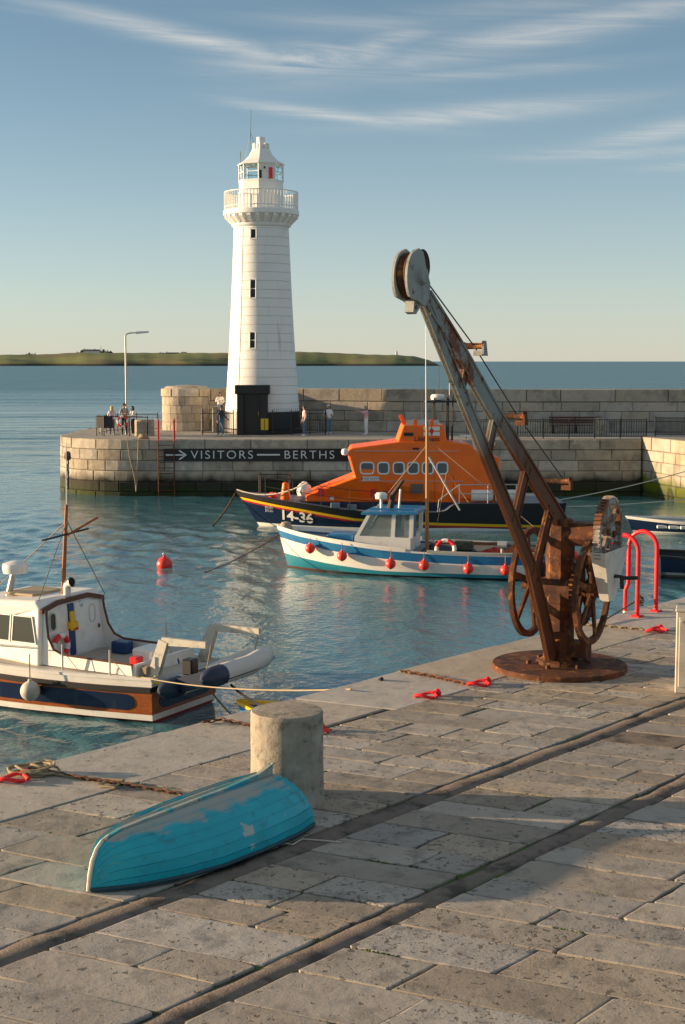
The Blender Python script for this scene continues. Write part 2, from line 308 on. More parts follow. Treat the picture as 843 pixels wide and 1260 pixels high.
# ================================================================== NEAR QUAY
EA = R(49.2); E0 = Vector((-3.4, 14.05)); EV = Vector((math.cos(EA), math.sin(EA))); NV = Vector((EV.y, -EV.x))     # along the edge, inland
CA = R(-25.); SK = 1 / math.sin(EA - CA); BV = Vector((math.cos(CA), math.sin(CA)))                                    # direction of the courses
def qp(s, t): v = E0 + EV * s + BV * (t * SK); return v.x, v.y       # t = metres inland from the edge
stone_l = [((.25, .225, .19), 5.5, .5, .66), ((.45, .41, .345), 2.0, .45, .7), ((.09, .08, .066), 13, .595, .66), ((.07, .062, .05), 34, .64, .70)]
sl_bump = ((.8, 11, .05), (.7, 55, .016))
def stone_mat(name, base, dark, light, pit, thr, depth, rand):
    """worn paving stone: each stone has its own tone and its own share of pits"""
    m = bpy.data.materials.new(name); m.use_nodes = True; t = m.node_tree; b = t.nodes['Principled BSDF']; k = t.links
    b.inputs['Roughness'].default_value = .82; b.inputs['Specular IOR Level'].default_value = .35
    pos = nd(t, 'ShaderNodeNewGeometry').outputs['Position']; rnd = nd(t, 'ShaderNodeObjectInfo').outputs['Random']
    off = nd(t, 'ShaderNodeCombineXYZ'); k.new(mth(t, 'MULTIPLY', rnd, 37.0), off.inputs[2]); ad = nd(t, 'ShaderNodeVectorMath', operation='ADD'); k.new(pos, ad.inputs[0]); k.new(off.outputs[0], ad.inputs[1]); P = ad.outputs[0]
    def noise(sc, det=6, rough=.6, dist=0.): n = nd(t, 'ShaderNodeTexNoise'); k.new(P, n.inputs['Vector']); n.inputs['Scale'].default_value = sc; n.inputs['Detail'].default_value = det; n.inputs['Roughness'].default_value = rough; n.inputs['Distortion'].default_value = dist; return n.outputs[0]
    def ramp(v, lo, hi): r = nd(t, 'ShaderNodeMapRange'); k.new(v, r.inputs[0]); r.inputs[1].default_value = lo; r.inputs[2].default_value = hi; return r.outputs[0]
    def mix(f, a, c): x = nd(t, 'ShaderNodeMix', data_type='RGBA'); k.new(f, x.inputs[0]); (k.new(a, x.inputs[6]) if hasattr(a, 'links') else setattr(x.inputs[6], 'default_value', (*a, 1))); x.inputs[7].default_value = (*c, 1); return x.outputs[2]
    c = mix(ramp(noise(1.6), .42, .66), base, light); c = mix(ramp(noise(4.5), .5, .68), c, dark)
    sh = mth(t, 'MULTIPLY', mth(t, 'SUBTRACT', mth(t, 'FRACT', mth(t, 'MULTIPLY', rnd, 5.77)), .5), .085)
    p1 = ramp(mth(t, 'ADD', noise(17, 3, .5, .4), sh), thr, thr + .04); p2 = ramp(mth(t, 'ADD', noise(36, 3, .5, .3), sh), thr + .03, thr + .08)
    pm = mth(t, 'MAXIMUM', p1, mth(t, 'MULTIPLY', p2, .8)); c = mix(mth(t, 'MULTIPLY', pm, .75), c, pit)
    hs = nd(t, 'ShaderNodeHueSaturation'); k.new(c, hs.inputs['Color']); k.new(mth(t, 'ADD', mth(t, 'MULTIPLY', rnd, 2 * rand), 1 - rand), hs.inputs['Value']); k.new(mth(t, 'ADD', mth(t, 'MULTIPLY', mth(t, 'FRACT', mth(t, 'MULTIPLY', rnd, 7.31)), .8), .6), hs.inputs['Saturation']); k.new(hs.outputs[0], b.inputs['Base Color'])
    h = mth(t, 'ADD', mth(t, 'MULTIPLY', pm, -depth), mth(t, 'ADD', mth(t, 'MULTIPLY', noise(3.0, 4), depth * 2.2), mth(t, 'MULTIPLY', noise(60, 6, .7), depth * .38)))
    bp = nd(t, 'ShaderNodeBump'); bp.inputs['Strength'].default_value = 1.0; bp.inputs['Distance'].default_value = 1.0; k.new(h, bp.inputs['Height']); k.new(bp.outputs[0], b.inputs['Normal']); return m
m_slab = stone_mat('paving_stone', (.345, .30, .25), (.23, .205, .175), (.40, .36, .305), (.085, .075, .062), .635, .007, .20)
m_cope = stone_mat('coping_stone', (.44, .395, .33), (.35, .31, .26), (.50, .45, .375), (.16, .145, .12), .68, .005, .08)
m_joint = M('joint_soil', (.055, .047, .036), .95, layers=[((.07, .13, .015), 1.8, .47, .53), ((.10, .085, .065), 9, .5, .6)], bump=(.6, 40, .02))
m_tar = M('old_asphalt', (.19, .155, .128), .9, layers=[((.22, .185, .155), 9, .45, .65), ((.09, .076, .065), 3.5, .5, .62)], bump=((.6, 45, .02), (.5, 9, .03)), spec=.3)
m_qwall = M('quay_wall', (.22, .2, .17), .85, layers=[((.08, .08, .06), 1.2, .45, .6)], bump=(.5, 8, .05))
def quay():
    mb = MB(); zt = -.02
    a, b, c, d = qp(-60, 0), qp(60, 0), qp(60, 60), qp(-60, 60)
    mb.add([(*p, z) for z in (zt, -9) for p in (a, b, c, d)], [(0, 1, 2, 3)], 0)
    mb.add([(*p, z) for z in (zt, -9) for p in (a, b, c, d)], [(0, 4, 5, 1), (1, 5, 6, 2), (2, 6, 7, 3), (3, 7, 4, 0)], 1)
    q = mb.build('quay', [m_joint, m_qwall]); tag(q, 'paved stone quay in the foreground', kind='structure')
    rng = random.Random(21)
    def slab(s0, s1, t0, t1, gap, big):
        c = [(s0 + gap, t0 + gap), (s1 - gap, t0 + gap), (s1 - gap, t1 - gap), (s0 + gap, t1 - gap)]
        ol = []
        for i in range(4):
            p, n_, pv = c[i], c[(i + 1) % 4], c[i - 1]; r = rng.uniform(.008, .03) if not big else rng.uniform(.006, .015)
            for o_ in (pv, n_):
                dx, dy = o_[0] - p[0], o_[1] - p[1]; l = math.hypot(dx, dy); f = min(r / l, .3); ol.append((p[0] + dx * f, p[1] + dy * f))
            dx, dy = n_[0] - p[0], n_[1] - p[1]
            if math.hypot(dx, dy) > .5: ol.append((p[0] + dx * rng.uniform(.35, .65) + rng.gauss(0, .010), p[1] + dy * .5 + rng.gauss(0, .010)))
        ol = [(p[0] + rng.gauss(0, .006), p[1] + rng.gauss(0, .006)) for p in ol]; n = len(ol)
        cs, ct = (s0 + s1) / 2, (t0 + t1) / 2
        dz = rng.gauss(0, .002 if not big else .002); ta, tb = rng.gauss(0, .003), rng.gauss(0, .003)
        cx, cy = qp(cs, ct); vs = []
        ins = rng.uniform(.008, .016)
        for ring, (z, k) in enumerate(((-.06, 0), (-.003, 0), (0, ins))):
            for p in ol:
                ds, dt = cs - p[0], ct - p[1]; l = math.hypot(ds, dt); x, y = qp(p[0] + ds / l * k, p[1] + dt / l * k)
                vs.append((x - cx, y - cy, z + (dz + ta * (p[0] - cs) + tb * (p[1] - ct) if ring else 0)))
        fs = [tuple(range(2 * n, 3 * n))]
        for k in (0, 1): fs += [(k * n + i, k * n + (i + 1) % n, (k + 1) * n + (i + 1) % n, (k + 1) * n + i) for i in range(n)]
        return (cx, cy), vs, fs
    items = []
    def consider(s0, s1, t0, t1, gap, kind):
        (cx, cy), vs, fs = slab(s0, s1, t0, t1, gap, kind == 'c')
        px = [proj(x + cx, y + cy, 0) for x, y, z in vs[:len(vs) // 3]]
        x0, x1, y0, y1 = min(p[0] for p in px), max(p[0] for p in px), min(p[1] for p in px), max(p[1] for p in px)
        if cy < 6 or x1 < -110 or x0 > 953 or y1 < 0 or y0 > 1370: return
        items.append(((x1 - x0) * (y1 - y0) * (1 if 0 < x1 and x0 < 843 and y0 < 1260 else .05), (cx, cy), vs, fs, kind))
    s = -12.
    while s < 26:
        l = rng.uniform(1.5, 2.5); consider(s, s + l, -.06, 1.2 + rng.gauss(0, .03), .006, 'c'); s += l
    fields = [(1.22, 3.53), (3.80, 5.12), (5.36, 16)]
    patches = [onz(800, 905)]
    for t0, t1 in fields:
        s = -16.
        while s < 24:
            wd = rng.choice((.40, .44, .48, .54, .6)) if s < 5 else rng.choice((.26, .3, .34, .42))
            t = t0
            while t < t1 - .01:
                ln = rng.uniform(.55, 1.5) if s < 5 else rng.uniform(.4, .95)
                if t1 - (t + ln) < .3: ln = t1 - t
                kind = 's'
                cx, cy = qp(s + wd / 2, t + ln / 2)
                if any((cx - p[0]) ** 2 + (cy - p[1]) ** 2 < .09 for p in patches): kind = 't'
                consider(s, s + wd, t, t + ln, rng.uniform(.006, .012), kind); t += ln
            s += wd
    items.sort(key=lambda i: -i[0]); rest = MB()
    for k, (ar, c, vs, fs, kind) in enumerate(items):
        if k < 300:
            o = MB().add(vs, fs).build({'c': 'coping_stone', 's': 'paving_stone', 't': 'asphalt_patch'}[kind], {'c': m_cope, 's': m_slab, 't': m_tar}[kind], q); o.location = (*c, 0)
        else: rest.add([(x + c[0], y + c[1], z) for x, y, z in vs], fs)
    moss = MB(); mr_ = random.Random(77)
    for ar, c, vs, fs, kind in items[:260]:
        n = len(vs) // 3
        for i in range(n):
            if mr_.random() > .10: continue
            a, b = Vector(vs[i]), Vector(vs[(i + 1) % n]); l = (b - a).length; k0, k1 = sorted((mr_.random(), mr_.random()))
            for _ in range(int(l * (k1 - k0) / .012) + 2):
                f = mr_.uniform(k0, k1); p_ = a.lerp(b, f); h = mr_.uniform(-.002, .006); r = mr_.uniform(.007, .016); an = mr_.uniform(0, 6.28)
                o_ = Vector((c[0] + p_.x + mr_.gauss(0, .006), c[1] + p_.y + mr_.gauss(0, .006), -.018))
                moss.add([o_ + Vector((math.cos(an + q * 2.09) * r, math.sin(an + q * 2.09) * r, 0)) for q in range(3)] + [o_ + Vector((mr_.gauss(0, .005), mr_.gauss(0, .005), h + .02))], [(0, 1, 3), (1, 2, 3), (2, 0, 3)])
    tag(moss.build('moss', M('moss_green', (.07, .13, .015), .9, layers=[((.14, .18, .02), 8, .45, .6)])), 'green moss growing in the joints of the quay paving', kind='stuff')
    if rest.v: tag(rest.build('paving_stones', m_slab, q), kind='stuff')
    # filled rail trenches
    for t0, t1 in ((3.53, 3.80), (5.12, 5.36)):
        mb = MB(); vs = []; n = 150
        for i in range(n + 1):
            s = -14 + 38 * i / n; a, b = t0 + rng.gauss(0, .012), t1 + rng.gauss(0, .012); z = -.006 + rng.gauss(0, .003)
            vs += [(*qp(s, a - .02), -.045), (*qp(s, a + .03), z), (*qp(s, (a + b) / 2), z + .008), (*qp(s, b - .03), z), (*qp(s, b + .02), -.045)]
        mb.add(vs, [(i * 5 + j, (i + 1) * 5 + j, (i + 1) * 5 + j + 1, i * 5 + j + 1) for i in range(n) for j in range(4)])
        mb.build('asphalt_strip', m_tar, q, smooth=True)
    return q
QUAY = quay()
# ================================================================== FAR PIER
tide = [((.035, .033, .024), -2.25, -1.75, .8), ((.03, .04, .012), -2.75, -2.35, .5)]
m_block = M('pier_stone', (.43, .375, .295), .85, layers=[((.31, .27, .215), .9, .45, .62), ((.50, .44, .35), 3, .5, .68), ((.14, .12, .095), 1.6, .60, .7, (1, 1, .35))], bump=((.5, 6, .05), (.4, 30, .02)), rand=.20, zlayers=tide, spec=.3)
m_blockb = M('parapet_stone', (.45, .39, .31), .88, layers=[((.30, .265, .22), 1.1, .45, .62), ((.48, .425, .345), 3, .52, .68), ((.30, .17, .09), 1.9, .66, .72)], bump=((.5, 6, .05), (.4, 30, .02)), rand=.18, spec=.3)
m_blockl = M('return_stone', (.42, .37, .29), .85, layers=[((.30, .26, .2), .8, .45, .62), ((.14, .12, .09), 1.4, .58, .7, (1, 1, .3))], bump=((.5, 6, .05),), rand=.12, zlayers=[((.10, .12, .02), -2.3, -1.7, 1.2), ((.05, .06, .015), -2.8, -2.4, .5)], spec=.3)
m_mortar = M('mortar', (.10, .09, .075), .95, zlayers=tide)
m_deck = M('pier_deck', (.38, .35, .30), .85, layers=[((.29, .265, .23), .5, .45, .6), ((.44, .40, .34), 2.2, .5, .7, (.3, 1, 1))], bump=(.4, 6, .03), spec=.3)
m_black = M('black_paint', (.012, .012, .014), .45)
m_iron = M('black_iron', (.015, .015, .017), .5)
m_white = M('white_paint', (.80, .79, .75), .55)
m_red = M('red_paint', (.75, .02, .02), .35)
m_rope = M('rope', (.34, .27, .17), .9, bump=(.6, 120, .01))
m_rust = M('rust', (.14, .05, .018), .85, layers=[((.06, .025, .014), 7, .45, .6), ((.25, .10, .03), 11, .55, .68)], bump=(.5, 40, .01))

class Path:
    def __init__(s, pts):
        s.p = [Vector(p) for p in pts]; s.l = [0.]
        for a, b in zip(s.p, s.p[1:]): s.l.append(s.l[-1] + (b - a).length)
        s.len = s.l[-1]
    def at(s, u, off, z):
        u = min(max(u, 0), s.len); i = 0
        while i < len(s.l) - 2 and u > s.l[i + 1]: i += 1
        d = (s.p[i + 1] - s.p[i]); ln = d.length; d = d / ln; q = s.p[i] + d * (u - s.l[i]); n = Vector((d.y, -d.x))   # outward = right of travel
        if len(s.p) > 4:                         # smooth normals on curves
            k = (u - s.l[i]) / ln; ns = []
            for j in (i, i + 1):
                a = s.p[max(j - 1, 0)]; b = s.p[min(j + 1, len(s.p) - 1)]; e = (b - a).normalized(); ns.append(Vector((e.y, -e.x)))
            n = (ns[0] * (1 - k) + ns[1] * k).normalized()
        return (q.x + n.x * off, q.y + n.y * off, z)
def masonry(path, courses, parent, mat, lens, rng, name='stone_block', batter=0., depth=.3, proud=.03, gap=.012, u0=0., u1=None, ztop_extra=0.):
    """one mesh object per block; courses: list of (z0, z1)"""
    u1 = path.len if u1 is None else u1
    def curved(a, b): p_, q_ = Vector(path.at(a, 1, 0)) - Vector(path.at(a, 0, 0)), Vector(path.at(b, 1, 0)) - Vector(path.at(b, 0, 0)); return p_.angle(q_) > .03
    for ci, (z0, z1) in enumerate(courses):
        u = u0 - rng.uniform(0, .6) * (u0 > 0)
        first = True
        while u < u1 - .05:
            ln = rng.uniform(*lens) * (.55 if first else 1); first = False; e = min(u + ln, u1)
            if u1 - e < .4: e = u1
            a, b, y0, y1 = u + gap, e - gap, z0 + gap, z1 - gap; pr = proud * rng.uniform(.5, 1.3)
            cw = .035; vs = []; ns = 4 if curved(a, b) else 1
            for q in range(ns + 1):
                uu = a + (b - a) * q / ns; ui = a + cw + (b - a - 2 * cw) * q / ns
                for (u_, zz, off) in [(uu, y0, -depth), (uu, y0, 0), (ui, y0 + cw, pr), (ui, y1 - cw, pr), (uu, y1, 0), (uu, y1, -depth)]: vs.append(path.at(u_, off - batter * zz, zz))
            fs_ = [(q * 6 + j_, q * 6 + (j_ + 1) % 6, (q + 1) * 6 + (j_ + 1) % 6, (q + 1) * 6 + j_) for q in range(ns) for j_ in range(6)] + [(0, 1, 4, 5), (1, 2, 3, 4), tuple(ns * 6 + k_ for k_ in (0, 1, 4, 5)), tuple(ns * 6 + k_ for k_ in (1, 2, 3, 4))]
            c = Vector(vs[2]); c = Vector((round(c.x, 3), round(c.y, 3), round(c.z, 3)))
            o = MB().add([Vector(v) - c for v in vs], fs_).build(name, mat, parent)
            o.location = c; u = e
def wallcore(path, z0, z1, off, batter=0., n=40, back=-.6):
    mb = MB(); vs = []
    for i in range(n + 1):
        u = path.len * i / n
        for z in (z0, z1): vs.append(path.at(u, off - batter * z, z))
        vs.append(path.at(u, back, z1))
    mb.add(vs, [(i * 3 + j, (i + 1) * 3 + j, (i + 1) * 3 + j + 1, i * 3 + j + 1) for i in range(n) for j in (0, 1)]); return mb

PY = 76.4
PIER = thing('harbour_pier', 'stone harbour pier with round head across the water', 'pier', (0, 0, 0))
front = Path([(-15.7, 90), (-15.7, 85)] + [(-11 + 4.7 * math.cos(R(a)), 81.1 + 4.7 * math.sin(R(a))) for a in range(180, 271, 10)] + [(x, PY) for x in (-9, -5, 0, 5, 10, 15.8)])
cour = [(-3.4, -2.78), (-2.78, -2.24), (-2.24, -1.68), (-1.68, -1.12), (-1.12, -.56)]
rng = random.Random(5)
masonry(front, cour, PIER, m_block, (1.1, 2.5), rng, batter=.03, u0=2.0)
masonry(front, [(-.56, 0.)], PIER, m_block, (1.6, 3.0), rng, name='coping_stone', batter=.03, proud=.05, depth=.6, u0=2.0)
wallcore(front, -4.5, -.03, -.03, .03).build('wall_core', m_mortar, PIER)
ret = Path([(15.83, PY + .3), (18.5, 68), (21, 60)])
rng2 = random.Random(6)
masonry(ret, [(-3.4, -2.78), (-2.78, -2.24), (-2.24, -1.68), (-1.68, -1.12), (-1.12, -.56)], PIER, m_blockl, (.9, 1.8), rng2, gap=.012)
masonry(ret, [(-.56, .14)], PIER, m_blockl, (1.5, 2.4), rng2, name='coping_stone', proud=.05, depth=.6)
wallcore(ret, -4.5, .10, -.03).build('wall_core', m_mortar, PIER)
# deck
mb = MB(); poly = [front.at(front.len * i / 60, -.3, -.006) for i in range(61)] + [(60, PY + .3, -.006), (60, 100, -.006), (-15.4, 100, -.006)]
mb.add(poly, [tuple(range(len(poly)))])
mb.build('deck', m_deck, PIER)
MB().add([(16.4, PY + .35, .12), (19.0, 68, .12), (21.4, 60, .12), (60, 60, .12), (60, PY + .35, .12)], [(0, 1, 2, 3, 4)]).build('upper_deck', m_deck, PIER)
MB().box(16.2, 60, PY + .352, PY + .62, -.2, .118).build('deck_step', m_block, PIER)

# parapet wall and turret behind
PAR = thing('sea_wall', 'high stone sea wall along the back of the pier', 'wall')
pw = Path([(-9.3, 86.6), (-3.2, 86.6), (6.4, 84.7), (40, 84.7)])
pw = Path([(-9.3, 86.6), (-3.2, 86.5), (6.2, 83.9), (38, 83.9)])
rng3 = random.Random(8)
masonry(pw, [(0, .62), (.62, 1.2), (1.2, 1.75), ], PAR, m_blockb, (1.0, 2.6), rng3, depth=.25, u1=34)
masonry(pw, [(1.75, 2.5)], PAR, m_blockb, (1.8, 3.6), rng3, name='coping_stone', proud=.07, depth=.8, u1=34)
mb = wallcore(pw, -.02, 2.45, -.03, back=-1.0); mb.build('wall_core', m_mortar, PAR)
TUR = thing('round_turret', 'squat round stone turret at the end of the sea wall', 'turret', (-9.35, 86.9, 0))
tp = Path([(1.45 * math.cos(R(a)), 1.45 * math.sin(R(a))) for a in range(150, 451, 10)])
masonry(tp, [(0, .5), (.5, 1.0), (1.0, 1.5), (1.5, 2.0)], TUR, m_block, (.9, 1.6), rng3, gap=.008, proud=.012, depth=.2)
masonry(tp, [(2.0, 2.5)], TUR, m_block, (1.2, 1.8), rng3, name='coping_stone', gap=.008, proud=.06, depth=.2)
MB().lathe([(1.38, 0), (1.38, 2.46), (1.2, 2.62), (0, 2.70)], 30).build('core', m_block, TUR)

# painted board with lettering
SGN = thing('painted_sign', 'black painted sign with white arrow and lettering on the pier face', 'sign', (-4.58, PY - .1, -.82))
x0, x1 = -4.86, 4.86
MB().box(x0, x1, -.03, .06, -.33, .33).build('board', m_black, SGN)
mt = M('sign_white', (.78, .78, .74), .6)
for word, cx_, wd_ in (('VISITORS', -1.78, 3.28), ('BERTHS', 2.82, 2.62)):
    o_ = text_part('lettering', word, .62, mt, SGN, (cx_, -.036, -.01), (R(90), 0, 0), space=1.25, bold=-.004)
    xs_ = [v.co.x for v in o_.data.vertices]; o_.scale.x = wd_ / (max(xs_) - min(xs_))
MB().box(.06, 1.28, -.04, -.031, -.03, .05).build('dash', mt, SGN)
MB().box(-4.75, -3.66, -.04, -.031, -.035, .035).build('arrow_shaft', mt, SGN)
mb = MB()
for sg in (1, -1): mb.prism([(-3.62, 0), (-4.02, sg * .27), (-4.06, sg * .20), (-3.70, -.02 * sg)], -.044, -.0415, lambda p, q, a: (p, a, q))
mb.build('arrow_head', mt, SGN)

# railings -----------------------------------------------------------------
def railing(name, label, pts, h=1.05, pick=.13, post=1.45, rails=(.12, 1.0), r=.018, group=None, spikes=False, closed=False, solid=None):
    c = pts[0]; t = thing(name, label, 'railing', (c[0], c[1], c[2]), 0, group)
    P3 = [Vector(p) - Vector(c) for p in pts]; P = Path([(p.x, p.y) for p in P3])
    for z in rails: MB().tube([(p.x, p.y, p.z + z) for p in P3], r * 1.2, 6).build('rail', m_iron, t)
    n = max(1, round(P.len / post)); me = None
    for i in range(n + 1):
        x, y, _ = P.at(P.len * i / n, 0, 0)
        if me is None:
            o = MB().tube([(0, 0, 0), (0, 0, h + .05)], r * 1.9, 6).build('post', m_iron, t); me = o.data; o.location = (x, y, 0)
        else: share('post', me, t, (x, y, 0))
    k = int(P.len / pick); mb = MB()
    for i in range(1, k):
        x, y, _ = P.at(P.len * i / k, 0, 0)
        mb.tube([(x, y, rails[0]), (x, y, h + (.14 if spikes else -.05))], [r * .75, r * .75 if not spikes else r * .5], 4)
    o = mb.build('pickets', m_iron, t); o['kind'] = 'stuff'
    if solid:
        x0, x1 = solid; a, b = P.at(x0, 0, 0), P.at(x1, 0, 0)
        MB().add([(a[0], a[1], .12), (b[0], b[1], .12), (b[0], b[1], 1.0), (a[0], a[1], 1.0), (a[0], a[1] + .03, .12), (b[0], b[1] + .03, .12), (b[0], b[1] + .03, 1.0), (a[0], a[1] + .03, 1.0)],
                 [(0, 1, 2, 3), (7, 6, 5, 4), (0, 4, 5, 1), (3, 2, 6, 7), (0, 3, 7, 4), (1, 5, 6, 2)]).build('panel', m_black, t)
    return t
railing('railing', 'long black picket railing along the pier edge at right', [(6.6, PY + .8, 0), (16.2, PY + .8, 0)])
railing('railing', 'short dark panelled railing at the right end of the pier', [(16.6, PY + .4, .12), (21.5, PY - .2, .12)], pick=.06)
hx = -11
railing('railing', 'curved black railing round the pier head behind three people', [(-13.4, 80.6, 0), (-13.8, 82, 0), (-13.4, 84, 0), (-11.8, 85.4, 0), (-10.9, 85.5, 0)], pick=.16)
# solid black guard at the pier head with posts
g = thing('guard_rail', 'low black curved guard rail with dark panel at the pier head', 'railing', (-12.6, 79.6, 0))
pts = [(-1.0, .4), (-.9, .05), (-.5, -.15), (.0, -.2)]
mb = MB()
for a, b in zip(pts, pts[1:]): mb.add([(*a, .45), (*b, .45), (*b, 1.1), (*a, 1.1), (a[0], a[1] + .04, .45), (b[0], b[1] + .04, .45), (b[0], b[1] + .04, 1.1), (a[0], a[1] + .04, 1.1)], [(0, 1, 2, 3), (7, 6, 5, 4), (3, 2, 6, 7), (0, 4, 5, 1), (0, 3, 7, 4), (1, 5, 6, 2)])
mb.build('panel', m_black, g)
MB().tube([(*p, 1.1) for p in pts] + [(1.9, -.2, 1.05)], .03, 6).build('rail', m_iron, g)
for p in [pts[0], pts[2], (.9, -.2), (1.9, -.2)]: MB().tube([(*p, 0), (*p, 1.12)], .035, 6).build('post', m_iron, g)
def ring_mesh(R0, r, n=28, k=8, T=None, seg=None):
    mb = MB(); vs = []
    for i in range(n):
        a = 2 * math.pi * i / n
        for j in range(k):
            b = 2 * math.pi * j / k; p = ((R0 + r * math.cos(b)) * math.cos(a), r * math.sin(b), (R0 + r * math.cos(b)) * math.sin(a)); vs.append(T(*p) if T else p)
    for i in range(n):
        for j in range(k):
            mb.f.append((i * k + j, i * k + (j + 1) % k, ((i + 1) % n) * k + (j + 1) % k, ((i + 1) % n) * k + j)); mb.m.append(seg(i / n) if seg else 0)
    mb.v = vs; return mb
def lifebuoy(label, loc, rz, R0=.27, r=.055):
    t = thing('lifebuoy', label, 'lifebuoy', loc, rz)
    ring_mesh(R0, r, seg=lambda f: 1 if int(f * 8 + .5) % 2 else 0).build('ring', [M('buoy_white', (.8, .78, .74), .5), m_red], t, smooth=True)
    ring_mesh(R0 + r * .9, .008, 24, 4).build('grab_line', m_rope, t)
    return t
lifebuoy('red and white lifebuoy hung on the pier head guard rail', (-12.05, 79.32, .82), 0)

# bollards -------------------------------------------------------------------
m_boll = M('bollard_stone', (.33, .29, .23), .85, layers=[((.17, .145, .11), 9, .5, .66), ((.42, .38, .31), 4, .5, .68)], bump=((.5, 18, .03), (.4, 80, .01)), spec=.3)
def bollard(label, loc, r, h, lid=None):
    t = thing('stone_bollard', label, 'bollard', loc)
    prof = [(r * 1.03, -.03), (r * 1.02, .03), (r, .1), (r * .985, h * .55), (r * .99, h * .9), (r * .97, h * .95)]
    MB().lathe(prof, 36).build('shaft', m_boll, t, smooth=True)
    MB().lathe([(r * .985, h * .95), (r * .985, h * .975), (r * .95, h * 1.0), (r * .5, h * 1.012), (0, h * 1.015)], 36).build('cap', m_boll, t, smooth=True)
    return t
bollard('large round stone bollard on the near quay beside the upturned dinghy', (-.52, 13.25, 0), .345, .86)
X, Y, Z = atY(181, 533, 81.2); bollard('small grey stone bollard at the pier head by the red ladder hoops', (X, 80.2, 0), .55, .88)
bollard('pale stone bollard behind the long pier railing at right', (14.3, 80.2, 0), .38, .98)

# lamp post
X, Y = -12.22, 82.0
t = thing('lamp_post', 'tall grey lamp post with single arm on the pier head', 'lamp post', (X, Y, 0)); m_galv = M('galvanised', (.40, .40, .36), .5, .4)
MB().tube([(0, 0, 0), (0, 0, 1.2)], .09, 10).build('base', m_galv, t, smooth=True)
MB().tube([(0, 0, 1.2), (0, 0, 5.5), (.06, 0, 5.62), (.25, 0, 5.68), (.6, 0, 5.70)], [.055, .05, .045, .04, .035], 10).build('pole', m_galv, t, smooth=True)
mb = MB(); mb.prism([(.55, 5.66), (.62, 5.62), (1.25, 5.68), (1.36, 5.74), (1.3, 5.79), (.65, 5.77)], -.09, .09, lambda p, q, a: (p, a, q)); mb.build('lamp_head', M('lamp_glass', (.75, .74, .7), .3), t)

# ladder with red hoops at the pier head
t = thing('wall_ladder', 'rusty iron ladder down the pier wall with red hoop handrails', 'ladder', (-9.3, PY - .22, 0))
for x in (-.42, .42): MB().tube([(x, 0, -3.2), (x, 0, -.02)], .035, 6).build('stile', m_rust, t)
mb = MB()
for i in range(10): MB().tube([(-.42, 0, -3 + i * .3), (.42, 0, -3 + i * .3)], .02, 5).build('rung', m_rust, t)
for x in (-.42, .42): MB().tube([(x, 0, -.1), (x, 0, .9)] + [(x, .17 - .17 * math.cos(R(a)), .9 + .17 * math.sin(R(a))) for a in range(20, 181, 20)] + [(x, .34, 0.)], .035, 8).build('hoop', m_red, t, smooth=True)
# hanging ropes and rusty mooring fixture on the wall
t = tag(MB().tube([(-11.4, 76.9, .05), (-11.35, 76.22, .02), (-11.25, 76.15, -.8), (-10.95, 76.1, -2.1), (-10.9, 76.08, -2.75)], .022, 6).build('hanging_rope', m_rope, smooth=True), 'long tan rope hanging down the pier wall', 'rope')
t = tag(MB().tube([(-10.8, 77.0, .05), (-10.75, 76.24, .02), (-10.78, 76.15, -.9), (-10.85, 76.1, -2.2), (-10.9, 76.06, -2.72)], .03, 6).build('hanging_rope', m_rope, smooth=True), 'thick tan rope hanging just right of the long one, with weed at its end', 'rope')
mb = MB(); rr = random.Random(3)
for i in range(5): mb.tube([(-10.6 + (.28 - .03 * i) * math.cos(a * .5 + i), 77.1 + (.24 - .03 * i) * math.sin(a * .5 + i), .03 + .045 * i) for a in range(14)], .03, 6)
tag(mb.build('rope_coil', m_rope, smooth=True), 'brown coil of rope at the pier edge beside the bollard', 'rope')
t = thing('mooring_chain', 'dark weedy chain hanging down the left end of the pier wall', 'chain', (-14.9, 78.32, 0))
mb = MB()
for i in range(16):
    z = -1.1 - i * .13; a = R(31); mb.addbm((lambda b: (bmesh.ops.create_uvsphere(b, u_segments=6, v_segments=4, radius=.075), bmesh.ops.transform(b, matrix=Matrix.Translation((.02 * math.sin(i), 0, z)) @ Matrix.Diagonal((.9 if i % 2 else .5, .5 if i % 2 else .9, 1.1, 1)), verts=b.verts), b)[-1])(bmesh.new()))
mb.build('links', M('weedy_chain', (.02, .018, .014), .9), t)
MB().lathe([(.16, -.25), (.2, -.1), (.16, .12), (.05, .2)], 10, (0, .0, -.95)).build('fixture', m_rust, t)

# bench against the sea wall
t = thing('bench', 'dark red slatted bench against the sea wall behind the railing', 'bench', (13.35, 82.9, 0)); m_bench = M('bench_wood', (.12, .035, .025), .6)
for x in (-1.3, 0, 1.3): MB().box(x - .04, x + .04, -.3, .25, 0, .44).box(x - .035, x + .035, .2, .27, .44, .95).build('leg', m_iron, t)
for i in range(4): MB().box(-1.5, 1.5, -.3 + i * .14, -.19 + i * .14, .442, .475).build('slat', m_bench, t)
for i in range(3): MB().box(-1.5, 1.5, .155, .195, .56 + i * .14, .66 + i * .14).build('slat', m_bench, t)

